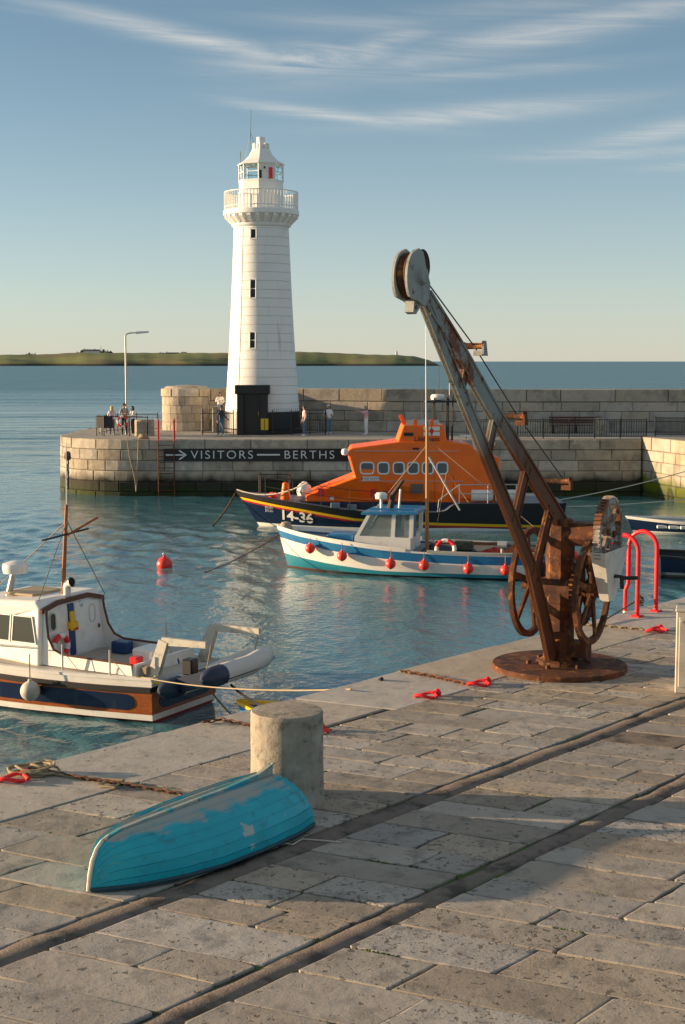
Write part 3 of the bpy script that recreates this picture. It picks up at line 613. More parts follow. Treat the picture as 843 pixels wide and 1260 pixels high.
# ================================================================== LIGHTHOUSE
LH = thing('lighthouse', 'white tapering stone lighthouse with black base and lantern on the pier', 'lighthouse', (-4.62, 83.6, 0))
m_lh = M('limewash', (.84, .84, .81), .6, layers=[((.78, .77, .72), .8, .5, .7), ((.62, .60, .52), 2.6, .60, .74, (1, 1, .10)), ((.55, .50, .40), 5, .68, .76)], bump=(.25, 8, .02), spec=.3)
m_lhj = M('limewash_joint', (.55, .53, .47), .8)
m_lhg = M('lantern_white', (.84, .83, .79), .45)
m_gl = M('lantern_glass', (.16, .24, .25), .08, spec=.9)
def lr(z): return 2.22 + (1.56 - 2.22) * (z / 11.7) - .06 * math.sin(math.pi * z / 11.7)
z = 1.25; hc = .49
MB().lathe([(lr(0) + .10, -.02), (lr(0) + .1, .25), (lr(.3) + .02, .3), (lr(1.24) + .012, 1.24)], 48).build('black_base', m_black, LH, smooth=True)
MB().lathe([(lr(q_ / 10) - .025, q_ / 10) for q_ in range(12, 118, 7)] + [(lr(11.7) - .03, 11.75)], 48).build('tower_core', m_lhj, LH, smooth=True)
k = 0
while z < 11.6:
    z1 = min(z + hc, 11.72); a = .008
    MB().lathe([(lr(z) - .03, z + a), (lr(z), z + a + .012), (lr(z1), z1 - a - .012), (lr(z1) - .03, z1 - a)], 56, phase=.1 * k).build('stone_course', m_lh, LH, smooth=True); z = z1; k += 1
# corbelled gallery
MB().lathe([(1.5, 11.7), (1.62, 11.75), (1.70, 11.85), (1.70, 12.0), (1.63, 12.02), (1.95, 12.66), (1.95, 12.68)], 48).build('cornice', m_lh, LH, smooth=True)
cme = None
for i in range(26):
    if cme is None:
        o = MB().prism([(1.55, 11.98), (1.74, 11.98), (2.10, 12.50), (2.10, 12.68), (1.55, 12.68)], -.11, .11, lambda p, q, a: (p, a, q)).build('corbel', m_lhg, LH); cme = o.data
    else: o = share('corbel', cme, LH)
    o.rotation_euler = (0, 0, 2 * math.pi * (i + .3) / 26)
MB().lathe([(1.0, 12.68), (2.12, 12.68), (2.16, 12.72), (2.16, 13.05), (2.10, 13.12), (1.0, 13.14)], 56).build('gallery', m_lhg, LH, smooth=True)
for zz in (13.3, 14.12): MB().tube([(2.08 * math.cos(2 * math.pi * i / 48), 2.08 * math.sin(2 * math.pi * i / 48), zz) for i in range(48)], .03, 6, closed=True).build('gallery_rail', m_lhg, LH)
bme = None
for i in range(66):
    a = 2 * math.pi * i / 66
    if bme is None: o = MB().tube([(0, 0, 13.1), (0, 0, 14.12)], .026, 5).build('baluster', m_lhg, LH); bme = o.data
    else: o = share('baluster', bme, LH)
    o.location = (2.08 * math.cos(a), 2.08 * math.sin(a), 0)
PH8 = R(-3)
MB().lathe([(1.30, 13.14), (1.30, 14.14), (1.26, 14.18), (1.26, 14.75)], 8, phase=PH8).build('lantern_wall', m_lhg, LH)
MB().lathe([(1.28, 14.7), (1.30, 14.73), (1.30, 14.78), (1.0, 14.78)], 8, phase=PH8).build('lantern_sill', m_lhg, LH)
ZL0, ZL1 = 14.78, 15.66
for i in range(8):
    a0, a1 = 2 * math.pi * i / 8 + PH8, 2 * math.pi * (i + 1) / 8 + PH8; p = Vector((1.24 * math.cos(a0), 1.24 * math.sin(a0), 0)); q = Vector((1.24 * math.cos(a1), 1.24 * math.sin(a1), 0))
    MB().tube([p + Vector((0, 0, ZL0 - .01)), p + Vector((0, 0, ZL1 + .01))], .055, 6).build('lantern_post', m_lhg, LH)
    md = (a0 + a1) / 2 % (2 * math.pi); bl = abs(md - R(289.5)) < .25
    n_ = Vector((math.cos(md), math.sin(md), 0)) * .012
    a_, b_ = p * .97, q * .97
    mb = MB().add([a_ - n_ + Vector((0, 0, ZL0)), b_ - n_ + Vector((0, 0, ZL0)), b_ - n_ + Vector((0, 0, ZL1)), a_ - n_ + Vector((0, 0, ZL1)), a_ + n_ + Vector((0, 0, ZL0)), b_ + n_ + Vector((0, 0, ZL0)), b_ + n_ + Vector((0, 0, ZL1)), a_ + n_ + Vector((0, 0, ZL1))],
             [(0, 1, 2, 3), (7, 6, 5, 4), (0, 4, 5, 1), (1, 5, 6, 2), (2, 6, 7, 3), (3, 7, 4, 0)])
    mb.build('lantern_panel' if bl else 'pane', m_lhg if bl else M('lantern_pane', (.85, .95, .95), .02, trans=1.0, spec=.5), LH)
    MB().tube([p * .985 + Vector((0, 0, 15.22)), q * .985 + Vector((0, 0, 15.22))], .03, 5).build('glazing_bar', m_lhg, LH)
    if bl:
        u_ = (q - p).normalized(); nn = n_.normalized()
        def pf(s, zz, o): return p + u_ * s + nn * o + Vector((0, 0, zz))
        for (s0, s1, z0, z1, mm, nme) in ((.60, .80, 14.80, 15.42, m_red, 'red_panel'), (.02, .16, 14.82, 15.25, m_black, 'dark_fitting'), (.30, .38, 15.34, 15.46, m_black, 'dark_fitting')):
            MB().add([pf(s0, z0, .0), pf(s1, z0, .0), pf(s1, z1, .0), pf(s0, z1, .0), pf(s0, z0, .05), pf(s1, z0, .05), pf(s1, z1, .05), pf(s0, z1, .05)], [(0, 1, 2, 3), (7, 6, 5, 4), (0, 4, 5, 1), (1, 5, 6, 2), (2, 6, 7, 3), (3, 7, 4, 0)]).build(nme, mm, LH)
MB().lathe([(.0, 13.2), (.35, 13.2), (.35, 14.9), (.2, 14.95), (.2, 15.4), (.0, 15.45)], 12).build('lamp_pedestal', M('lamp_dark', (.03, .04, .04), .4), LH)
MB().lathe([(1.05, 15.64), (1.33, 15.64), (1.35, 15.68), (1.28, 15.74), (.95, 15.92), (.68, 16.2), (.52, 16.5), (.46, 16.55), (.0, 16.56)], 8, phase=PH8).build('lantern_roof', m_lhg, LH)
for i in range(8):
    a = 2 * math.pi * i / 8 + PH8; o = MB().tube([(.41 * math.cos(a), .41 * math.sin(a), 16.54), (.41 * math.cos(a), .41 * math.sin(a), 16.86)], .07, 8).build('roof_vent', m_lhg, LH)
MB().lathe([(.3, 16.55), (.3, 16.85), (.24, 16.87), (.24, 17.2), (.0, 17.22)], 20).build('cowl', m_lhg, LH, smooth=True)
mb = MB().tube([(-.66, .2, 15.9), (-.55, .2, 18.75)], [.02, .012], 5).tube([(-.95, .1, 15.7), (-.6, .2, 17.5)], .012, 4).tube([(-.3, .2, 16.6), (-.59, .2, 17.5)], .012, 4)
mb.tube([(-1.16, -.2, 15.74), (-1.16, -.2, 16.4)], .035, 6); mb.build('aerial', M('aerial_green', (.15, .22, .15), .5), LH)
# small windows, lightning conductor, door porch
def on_tower(az_deg, z, off): a = R(az_deg); r = lr(z) + off; return (r * math.sin(a), -r * math.cos(a), z)
for (zc, h, a) in ((8.15, .96, -13), (5.28, .84, -13), (11.2, .46, -13)):
    wdt = .14
    mb = MB()
    def wf(s, zz, o): x, y, _ = on_tower(a, zz, o); return (x + s * math.cos(R(a)), y + s * math.sin(R(a)), zz)
    MB().add([wf(s, zz, o) for o in (-.1, .012) for s, zz in ((-wdt, zc - h / 2), (wdt, zc - h / 2), (wdt, zc + h / 2), (-wdt, zc + h / 2))], [(0, 1, 2, 3), (7, 6, 5, 4), (0, 4, 5, 1), (1, 5, 6, 2), (2, 6, 7, 3), (3, 7, 4, 0)]).build('window', m_black, LH)
    for s_ in (-wdt - .03, wdt + .03): MB().tube([wf(s_, zc - h / 2, .03), wf(s_, zc + h / 2, .03)], .035, 6).build('window_jamb', m_lhg, LH)
    MB().tube([wf(-wdt - .05, zc + h / 2 + .03, .03), wf(wdt + .05, zc + h / 2 + .03, .03)], .035, 6).build('window_head', m_lhg, LH)
    if h > .6: MB().tube([wf(-wdt, zc, .02), wf(wdt, zc, .02)], .025, 5).build('window_bar', m_lhg, LH)
    MB().add([wf(s, zz, o) for o in (-.05, .05) for s, zz in ((-wdt - .06, zc - h / 2 - .08), (wdt + .06, zc - h / 2 - .08), (wdt + .06, zc - h / 2 - .005), (-wdt - .06, zc - h / 2 - .005))], [(0, 1, 2, 3), (7, 6, 5, 4), (0, 4, 5, 1), (1, 5, 6, 2), (2, 6, 7, 3), (3, 7, 4, 0)]).build('window_sill', m_lhg, LH)
MB().tube([on_tower(-38, z, .012) for z in (1.3, 4, 7, 10, 11.6)], .012, 4).build('lightning_conductor', m_lhj, LH)
done = set()
for ch in LH.children:                             # gallery and lantern heights as measured on the photograph
    me = ch.data
    if me.name in done: continue
    done.add(me.name)
    for v in me.vertices:
        if v.co.z > 11.5: v.co.z = 11.5 + (v.co.z - 11.5) * .689 if v.co.z < 13.14 else v.co.z - .51
PX = -.42
MB().cbox(PX - .86, PX - .48, -2.75, -1.7, 0, 2.28, .02).build('porch_jamb', m_black, LH)
MB().cbox(PX + .48, PX + .86, -2.75, -1.7, 0, 2.28, .02).build('porch_jamb', m_black, LH)
MB().cbox(PX - .98, PX + .98, -2.85, -1.55, 2.282, 2.78, .03).build('porch_lintel', m_black, LH)
d_ = MB().box(PX - .479, PX + .479, -2.45, -2.38, .02, 2.279).build('door', M('door_black', (.008, .008, .009), .35), LH)
for zz in (.2, 1.25): MB().box(PX - .36, PX + .36, -2.475, -2.451, zz, zz + .85).build('door_panel', M('door_black', (.02, .02, .02), .35), d_)
MB().tube([(PX + .34, -2.50, 1.1), (PX + .34, -2.50, 1.3)], .025, 6).build('door_handle', M('brass', (.5, .35, .1), .35, 1.), d_)
MB().cbox(PX + .48, PX + .90, -2.80, -2.76, .28, .92, .01).build('notice_board', M('yellow_notice', (.75, .48, .02), .5), LH)
MB().box(PX + .672, PX + .70, -2.815, -2.801, .30, .90).build('notice_split', m_black, LH)
railing('railing', 'black spiked railing around the foot of the lighthouse, left side', [(-7.9, 81.7, 0), (-7.9, 80.9, 0), (-6.1, 80.9, 0)], h=1.35, pick=.115, post=1.0, spikes=True, rails=(.15, 1.2))
railing('railing', 'black spiked railing around the foot of the lighthouse, right side', [(-3.9, 80.9, 0), (-1.5, 80.9, 0), (-.9, 81.4, 0), (-.9, 83.4, 0)], h=1.35, pick=.115, post=1.0, spikes=True, rails=(.15, 1.2))
# ================================================================== PEOPLE
m_skin = M('skin', (.50, .27, .18), .6)
PAL = {}
def cloth(c): return M('cloth_%02d%02d%02d' % tuple(int(v * 99) for v in c), c, .9, bump=(.3, 30, .01))
def person(label, loc, rz, top, legs, shoe=(.6, .6, .6), hair=(.03, .02, .012), pose='stand', longhair=False, hgt=1.72, hood=False, shorts=False, group=None):
    k = hgt / 1.72
    J = dict(pel=(0, 0, .93), bel=(0, 0, 1.08), che=(0, .0, 1.28), nec=(0, .01, 1.46), thr=(0, 0, 1.52), hea=(0, -.02, 1.60), top=(0, .0, 1.69),
             lsh=(-.17, .01, 1.39), rsh=(.17, .01, 1.39), lel=(-.23, .03, 1.12), rel=(.23, .03, 1.12), lwr=(-.23, -.06, .89), rwr=(.23, -.06, .89),
             lhi=(-.09, 0, .88), rhi=(.09, 0, .88), lkn=(-.10, -.01, .48), rkn=(.10, -.01, .48), lan=(-.11, .03, .09), ran=(.11, .03, .09), lto=(-.12, -.13, .03), rto=(.12, -.13, .03))
    if pose == 'walk': J.update(lkn=(-.09, -.17, .50), lan=(-.10, -.17, .10), lto=(-.10, -.34, .06), rkn=(.09, .02, .48), ran=(.10, .27, .14), rto=(.10, .14, .04), lel=(-.24, .10, 1.13), lwr=(-.23, .12, .90), rel=(.23, -.06, 1.12), rwr=(.2, -.25, .98))
    if pose == 'point': J.update(lel=(-.30, -.20, 1.36), lwr=(-.34, -.47, 1.42), rel=(.24, -.18, 1.30), rwr=(.05, -.40, 1.40))
    if pose == 'fold': J.update(lel=(-.25, -.05, 1.13), lwr=(-.03, -.20, 1.15), rel=(.25, -.05, 1.13), rwr=(.05, -.21, 1.18))
    if pose == 'sit': J.update(lkn=(-.12, -.42, .90), rkn=(.12, -.42, .90), lan=(-.12, -.40, .48), ran=(.12, -.40, .48), lto=(-.12, -.54, .42), rto=(.12, -.54, .42), lel=(-.27, -.10, 1.16), rel=(.25, -.04, 1.13), lwr=(-.06, -.22, 1.22), rwr=(.08, -.26, 1.12))
    if pose == 'hips': J.update(lel=(-.34, .06, 1.17), lwr=(-.17, -.06, 1.02), rel=(.23, -.05, 1.13), rwr=(.12, -.2, 1.16))
    if pose == 'lean': J.update(lel=(-.22, -.12, 1.16), lwr=(-.16, -.35, 1.10), rel=(.22, -.12, 1.16), rwr=(.16, -.35, 1.10))
    rad = dict(pel=.145, bel=.125, che=.15, nec=.07, thr=.055, hea=.093, top=.07, lsh=.075, rsh=.075, lel=.05, rel=.05, lwr=.034, rwr=.034, lhi=.1, rhi=.1, lkn=.066, rkn=.066, lan=.046, ran=.046, lto=.038, rto=.038)
    B = [('pel', 'bel', 't'), ('bel', 'che', 't'), ('che', 'nec', 't'), ('nec', 'thr', 's'), ('thr', 'hea', 's'), ('hea', 'top', 'h'), ('che', 'lsh', 't'), ('che', 'rsh', 't'), ('lsh', 'lel', 't'), ('rsh', 'rel', 't'), ('lel', 'lwr', 'a'), ('rel', 'rwr', 'a'),
         ('pel', 'lhi', 'l'), ('pel', 'rhi', 'l'), ('lhi', 'lkn', 'l'), ('rhi', 'rkn', 'l'), ('lkn', 'lan', 'c'), ('rkn', 'ran', 'c'), ('lan', 'lto', 'f'), ('ran', 'rto', 'f')]
    for s in 'lr':                                # hand: palm, four fingers, thumb
        wv = Vector(J[s + 'wr']); d = (wv - Vector(J[s + 'el'])).normalized(); sx = -1 if s == 'l' else 1
        ac = Vector((0, -1, 0)) if abs(d.y) < .8 else Vector((-sx, 0, 0)); ac = (ac - d * ac.dot(d)).normalized()
        J[s + 'pa'] = tuple(wv + d * .075); rad[s + 'pa'] = .030; B.append((s + 'wr', s + 'pa', 's'))
        for q in range(4):
            o_ = ac * (.027 - .018 * q); ln = (.075, .085, .08, .062)[q]
            a = wv + d * .10 + o_; J[s + 'f%d' % q] = tuple(a); J[s + 'g%d' % q] = tuple(a + d * ln + Vector((-sx * .015, 0, 0))); rad[s + 'f%d' % q] = .0095; rad[s + 'g%d' % q] = .008
            B += [(s + 'pa', s + 'f%d' % q, 's'), (s + 'f%d' % q, s + 'g%d' % q, 's')]
        a = wv + d * .06 + ac * .045; J[s + 'th'] = tuple(a); J[s + 'ti'] = tuple(a + d * .05 + ac * .012); rad[s + 'th'] = .011; rad[s + 'ti'] = .009
        B += [(s + 'pa', s + 'th', 's'), (s + 'th', s + 'ti', 's')]
    nm = list(J); me = bpy.data.meshes.new('body'); me.from_pydata([Vector(J[n]) * k for n in nm], [(nm.index(a), nm.index(b)) for a, b, _ in B], [])
    ob = bpy.data.objects.new('body', me); COL.objects.link(ob)
    ob.modifiers.new('s', 'SKIN'); ss = ob.modifiers.new('u', 'SUBSURF'); ss.levels = 1; ss.render_levels = 1
    for i, n in enumerate(nm):
        sv_ = me.skin_vertices[0].data[i]; r = rad[n] * k; sv_.radius = (r * (1.15 if n in ('che', 'bel', 'pel') else 1), r * (.85 if n in ('che', 'bel', 'pel') else 1)); sv_.use_root = (n == 'pel')
    bpy.context.view_layer.update()
    nme = bpy.data.meshes.new_from_object(ob.evaluated_get(bpy.context.evaluated_depsgraph_get())); bpy.data.objects.remove(ob)
    mats = dict(t=cloth(top), a=cloth(top), s=m_skin, h=m_skin, l=cloth(legs), c=m_skin if shorts else cloth(legs), f=cloth(shoe)); order = ['t', 'a', 's', 'h', 'l', 'c', 'f']
    nme.materials.clear()
    for q in order: nme.materials.append(mats[q])
    seg = [(Vector(J[a]) * k, Vector(J[b]) * k, order.index(g)) for a, b, g in B]
    for p in nme.polygons:
        best = (9, 0)
        for a, b, g in seg:
            ab = b - a; tt = min(1, max(0, (p.center - a).dot(ab) / ab.length_squared)); dd = (p.center - a - ab * tt).length
            if dd < best[0]: best = (dd, g)
        p.material_index = best[1]; p.use_smooth = True
    T = thing('person', label, 'person', loc, rz, group)
    o = bpy.data.objects.new('body', nme); COL.objects.link(o); o.parent = T
    hd = Vector(J['hea']) * k
    # hair / hood as a cap over back and top of the head
    mb = MB(); vs = []; nn, mm = 12, 7
    for j in range(mm):
        ph = R(2 + 118 * j / (mm - 1))
        for i in range(nn):
            a = 2 * math.pi * i / nn; fr = max(0, -math.sin(a)); pp = ph * (1 - .55 * fr)
            vs.append(hd + Vector((math.sin(pp) * math.cos(a) * .108, math.sin(pp) * math.sin(a) * .118 + .012, math.cos(pp) * .125 + .02 - (.20 if longhair and j == mm - 1 and fr < .1 else 0))) * k)
    mb.add(vs, [(j * nn + i, j * nn + (i + 1) % nn, (j + 1) * nn + (i + 1) % nn, (j + 1) * nn + i) for j in range(mm - 1) for i in range(nn)] + [tuple(range(nn))])
    mb.build('hood' if hood else 'hair', cloth(top) if hood else M('hair_%d' % int(hair[0] * 1000), hair, .7), T, smooth=True)
    mb = MB()
    mb.add([hd + Vector(v) * k for v in ((-.016, -.088, -.012), (.016, -.088, -.012), (0, -.118, -.018), (0, -.09, .03))], [(0, 1, 2), (1, 3, 2), (3, 0, 2), (0, 3, 1)]); mb.build('nose', m_skin, T)
    for sx in (-1, 1):
        MB().cbox(sx * .034 * k - .013, sx * .034 * k + .013, hd.y - .092 * k, hd.y - .08 * k, hd.z + .005, hd.z + .017, .004).build('eye', m_black, T)
    MB().cbox(-.024, .024, hd.y - .090 * k, hd.y - .078 * k, hd.z - .052, hd.z - .042, .003).build('mouth', M('lips', (.35, .1, .08), .6), T)
    return T
def pat(px, Y): return atY(px, 520, Y)[0]
person('blonde woman in white and pink top at the pier head guard rail', (pat(138, 80.6), 80.6, 0), R(200), (.75, .55, .6), (.12, .14, .2), hair=(.55, .40, .18), longhair=True, pose='lean', hgt=1.62)
person('man in grey shirt and dark trousers between two women at the pier head', (pat(153, 81.0), 81.0, 0), R(20), (.36, .34, .31), (.03, .03, .035), shoe=(.05, .05, .05), pose='fold', hgt=1.76)
person('woman in white top and dark trousers right of the man in grey', (pat(163.5, 80.5), 80.5, 0), R(-60), (.8, .78, .74), (.025, .025, .025), shoe=(.6, .58, .55), hair=(.08, .04, .02), longhair=True, pose='lean', hgt=1.62)
person('person walking in dark jacket and rolled blue jeans left of the lighthouse', (pat(272.5, 79.8), 79.8, 0), R(60), (.05, .07, .085), (.07, .15, .24), shoe=(.75, .75, .75), hair=(.06, .035, .02), pose='walk', hgt=1.68)
SEATZ = .62
person('woman in white top sitting beside the tower behind the spiked railing', (pat(271.0, 84.0), 84.0, .70), R(10), (.75, .73, .7), (.08, .12, .2), hair=(.012, .01, .01), longhair=True, pose='sit', hgt=1.6)
t = thing('stone_plinth', 'low stone plinth that the woman beside the tower sits on', 'plinth', (pat(271, 84.0), 84.25, 0)); MB().cbox(-.45, .45, -.28, .35, 0, 1.40, .03).build('block', m_block, t); MB().cbox(-.48, .48, -.3, .37, 1.402, 1.47, .02).build('top', m_block, t)
person('man in pale pink shirt and blue jeans right of the lighthouse', (pat(374.5, 79.4), 79.4, 0), R(-75), (.70, .52, .48), (.09, .15, .25), shoe=(.7, .7, .7), hair=(.12, .06, .03), pose='stand', hgt=1.68)
person('person in white hooded jacket and blue jeans by the lighthouse railing', (pat(404.5, 81.5), 81.5, 0), R(20), (.8, .8, .78), (.10, .22, .34), shoe=(.75, .75, .75), hood=True, pose='hips', hgt=1.66)
person('person in pink jumper and white trousers holding both arms out', (pat(450.5, 80.9), 80.9, 0), R(-70), (.72, .42, .44), (.8, .78, .75), shoe=(.8, .8, .8), hair=(.45, .3, .15), pose='point', hgt=1.62)
# ================================================================== BOATS
class Hull:
    """stations (x_wl, x_deck, half_wl, half_deck, z_deck, z_keel) from stern to bow, in boat space (z = 0 is the water)"""
    def __init__(s, st):
        n = 8; s.st = []                          # Catmull-Rom refine
        for i in range(len(st) - 1):
            p0, p1, p2, p3 = st[max(i - 1, 0)], st[i], st[i + 1], st[min(i + 2, len(st) - 1)]
            for j in range(n):
                t = j / n; q = []
                for a, b, c, d in zip(p0, p1, p2, p3):
                    v = .5 * (2 * b + (c - a) * t + (2 * a - 5 * b + 4 * c - d) * t * t + (3 * b - a - 3 * c + d) * t ** 3); q.append(min(max(v, min(b, c)), max(b, c)))
                s.st.append(q)
        s.st.append(list(st[-1]))
    def sec(s, i, z):
        xw, xd, hw, hd, zd, zk = s.st[i]
        t = max((z - zk) / (zd - zk), 0.); t0 = -zk / (zd - zk); p = math.log(max(hw, 1e-3) / max(hd, 1.1e-3)) / math.log(t0)
        y = hd * t ** max(p, .05) if t > 0 else 0.
        x = xw + (xd - xw) * max(z, -.3) / zd
        return (x, y, z)
    def at(s, x, z, off=0.):
        for i in range(len(s.st) - 1):
            a, b = s.sec(i, z), s.sec(i + 1, z)
            if a[0] <= x <= b[0] + 1e-6:
                f = (x - a[0]) / max(b[0] - a[0], 1e-6); y = a[1] + (b[1] - a[1]) * f
                t = Vector((b[0] - a[0], b[1] - a[1])).normalized(); return (x - t.y * off, y + t.x * off, z)
        return (x, 0, z)
    def zdeck(s, x):
        for a, b in zip(s.st, s.st[1:]):
            if a[1] <= x <= b[1]: return a[4] + (b[4] - a[4]) * (x - a[1]) / max(b[1] - a[1], 1e-6)
        return s.st[-1][4]
    def shell(s, rows, mats, parent, name='hull'):
        """rows: list of (z or callable(x, zdeck), material index of the strip above)"""
        mb = MB(); G = []
        for i in range(len(s.st)):
            xw, xd, hw, hd, zd, zk = s.st[i]; col = [(s.sec(i, zk)[0], 0, zk)]
            for r, _ in rows[1:]: col.append(s.sec(i, min(r(xd, zd) if callable(r) else r, zd)))
            G.append(col)
        nr = len(rows)
        for sd in (1, -1):
            vs = [(p[0], p[1] * sd, p[2]) for c in G for p in c]; o = len(mb.v); mb.v += vs
            for i in range(len(G) - 1):
                for j in range(nr - 1):
                    mb.f.append((o + i * nr + j, o + (i + 1) * nr + j, o + (i + 1) * nr + j + 1, o + i * nr + j + 1)); mb.m.append(rows[j][1])
        for j in range(nr - 1):                   # transom
            a, b = G[0][j], G[0][j + 1]; mb.add([a, b, (b[0], -b[1], b[2]), (a[0], -a[1], a[2])], [(0, 1, 2, 3)], rows[j][1])
        return mb.build(name, mats, parent, smooth=True, angle=35)
    def deck(s, dz, inset, mat, parent, name='deck', x0=-1e9, x1=1e9):
        mb = MB(); vs = []
        for q in s.st:
            if q[1] < x0 or q[1] > x1: continue
            z = q[4] - dz; x, y, _ = s.sec(s.st.index(q), z); y = max(y - inset, .002); vs += [(x, y, z), (x, 0, z + .02), (x, -y, z)]
        n = len(vs) // 3; mb.add(vs, [(i * 3 + j, (i + 1) * 3 + j, (i + 1) * 3 + j + 1, i * 3 + j + 1) for i in range(n - 1) for j in (0, 1)]); return mb.build(name, mat, parent)
    def strip(s, za, zb, off, mat, parent, name, x0=-1e9, x1=1e9, side=(1, -1), thick=.03):
        mb = MB()
        for sd in side:
            vs = []
            for i, q in enumerate(s.st):
                a, b = (f(q[1], q[4]) if callable(f) else f for f in (za, zb)); pa, pb = s.sec(i, a), s.sec(i, b)
                if pa[0] < x0 or pa[0] > x1: continue
                vs += [(pa[0], sd * (pa[1] - thick), a), (pa[0], sd * (pa[1] + off), a), (pb[0], sd * (pb[1] + off), b), (pb[0], sd * (pb[1] - thick), b)]
            n = len(vs) // 4; fs = [(i * 4 + j, (i + 1) * 4 + j, (i + 1) * 4 + (j + 1) % 4, i * 4 + (j + 1) % 4) for i in range(n - 1) for j in range(4)]
            mb.add(vs, fs + [(0, 1, 2, 3), (4 * n - 4, 4 * n - 3, 4 * n - 2, 4 * n - 1)])
        return mb.build(name, mat, parent, smooth=True, angle=35)
def rrect(w, h, r, n=4):
    P = []
    for cx, cy, a0 in ((w / 2 - r, h / 2 - r, 0), (-w / 2 + r, h / 2 - r, 90), (-w / 2 + r, -h / 2 + r, 180), (w / 2 - r, -h / 2 + r, 270)): P += arc(cx, cy, r, a0, a0 + 90, n)
    return P
def window(parent, T, w, h, r, fm, gm, fw=.05, name='window'):
    """T(u, v, out) -> xyz ; frame ring with a recessed pane"""
    o, i = rrect(w + 2 * fw, h + 2 * fw, r + fw), rrect(w, h, r); n = len(o); vs = [T(*p, .0) for p in o] + [T(*p, .03) for p in o] + [T(*p, .03) for p in i] + [T(*p, .0) for p in i]
    fs = [(k * n + j, k * n + (j + 1) % n, (k + 1) * n + (j + 1) % n, (k + 1) * n + j) for k in range(3) for j in range(n)]
    f = MB().add(vs, fs).build(name, fm, parent); MB().add([T(*p, .010) for p in i] + [T(*p, .002) for p in i], [tuple(range(n)), tuple(range(n, 2 * n))[::-1]] + [(j, (j + 1) % n, n + (j + 1) % n, n + j) for j in range(n)]).build('pane', gm, f); return f
m_glass = M('window_glass', (.025, .035, .04), .05, spec=.9)
m_orange = M('orange_paint', (1.0, .165, .004), .4, layers=[((.93, .145, .004), 1.5, .4, .6), ((.60, .12, .02), 5, .64, .76, (1, 1, .15))], spec=.4)
m_navy = M('navy_paint', (.008, .018, .055), .25, coat=.3, layers=[((.03, .04, .06), 5, .60, .74, (1, 1, .2))])
m_yel = M('yellow_paint', (.85, .50, .01), .4)
m_rubber = M('black_rubber', (.012, .012, .013), .55)
m_gel = M('white_gelcoat', (.82, .80, .75), .35, layers=[((.70, .67, .60), 2.5, .5, .72), ((.50, .40, .28), 7, .62, .76, (1, 1, .10)), ((.40, .36, .30), 14, .68, .75)])
m_greydk = M('grey_deck', (.20, .24, .27), .7)
m_steel = M('steel_tube', (.55, .55, .53), .35, .6)
m_fend = M('fender_red', (.85, .05, .035), .4)

# ------------------------------------------------------------------ lifeboat
LB = thing('lifeboat', 'navy hulled lifeboat with bright orange wheelhouse moored at the pier', 'lifeboat', (9.3, 62.7, WZ), math.pi)
H = Hull([(0, -.1, 2.0, 2.2, 1.17, -.9), (2.2, 2.2, 2.2, 2.32, 1.17, -.95), (4.4, 4.4, 2.28, 2.38, 1.17, -1), (5.2, 5.2, 2.3, 2.4, .82, -1), (7, 7, 2.25, 2.4, .80, -1), (8.8, 8.8, 2.0, 2.32, .86, -.95), (11, 11.0, 1.25, 1.95, 1.13, -.9), (12.2, 12.7, .55, 1.15, 1.33, -.8), (12.95, 13.95, .02, .07, 1.49, -.6)])
def ystr(x, zd): return min(np.interp(x, [.9, 5.25, 8.8, 11, 14], [.16, .28, .46, .80, 1.18]), zd - .12)
H.shell([(0, 0), (-.12, 0), (.13, 1), (lambda x, zd: ystr(x, zd) - .12, 2), (lambda x, zd: ystr(x, zd) - .04, 3), (lambda x, zd: ystr(x, zd) + .07, 4), (lambda x, zd: zd, 4)],
        [m_gel, m_navy, M('stripe_red', (.45, .01, .015), .4), m_yel, m_rubber], LB)
H.strip(lambda x, zd: zd - .16, lambda x, zd: zd - .02, .05, m_rubber, LB, 'rubbing_strake')
H.strip(.35, .40, .05, m_navy, LB, 'spray_rail', x0=8.0, x1=11.2)
H.deck(.03, .03, m_greydk, LB)
# deckhouse: profile (x, z); sides lean inwards
prof = [(10.9, 1.12), (10.9, 1.42), (8.80, 2.22), (9.08, 3.22), (8.95, 3.44), (6.95, 3.70), (4.9, 3.74), (3.86, 3.58), (3.62, 3.28), (2.65, 3.04), (2.55, 1.12)]
def yw(z): return 1.72 - .09 * (z - 1)
def lhp(p, q, a): return (p, a * (yw(q) if p < 9.5 else yw(q) - .35 * (p - 9.5)), q)
mb = MB().prism(prof, -1, 1, lhp); o_ = mb.build('deckhouse', m_orange, LB)
bv = o_.modifiers.new('bevel', 'BEVEL'); bv.width = .07; bv.segments = 2; bv.limit_method = 'ANGLE'; bv.angle_limit = R(25)
pb = [(11.1, .80), (11.1, 1.14), (2.4, 1.14), (2.4, .80)]
MB().prism(pb, -1.03, 1.03, lambda p, q, a: lhp(p, 1.1, a)[:2] + (q,)).build('plinth', m_navy, LB)
up = [(6.97, 3.66), (6.72, 4.40), (5.0, 4.40), (4.88, 3.80), (4.88, 3.66)]
o_ = MB().prism(up, -1, 1, lambda p, q, a: (p, a * (1.38 - .12 * (q - 3.6)), q)).build('flying_bridge', m_orange, LB)
bv = o_.modifiers.new('bevel', 'BEVEL'); bv.width = .05; bv.segments = 2
for sy in (-.6, 0.5): MB().prism([(6.7, 4.38), (6.85, 4.75), (6.74, 4.78), (6.52, 4.40)], sy - .05, sy + .05, lambda p, q, a: (p, a, q)).build('bridge_horn', m_orange, LB)
for x in (6.2, 5.5): MB().prism([(x - .07, 4.38), (x - .05, 4.66), (x + .05, 4.66), (x + .09, 4.38)], 1.12, 1.2, lambda p, q, a: (p, a, q)).build('screen_post', m_orange, LB)
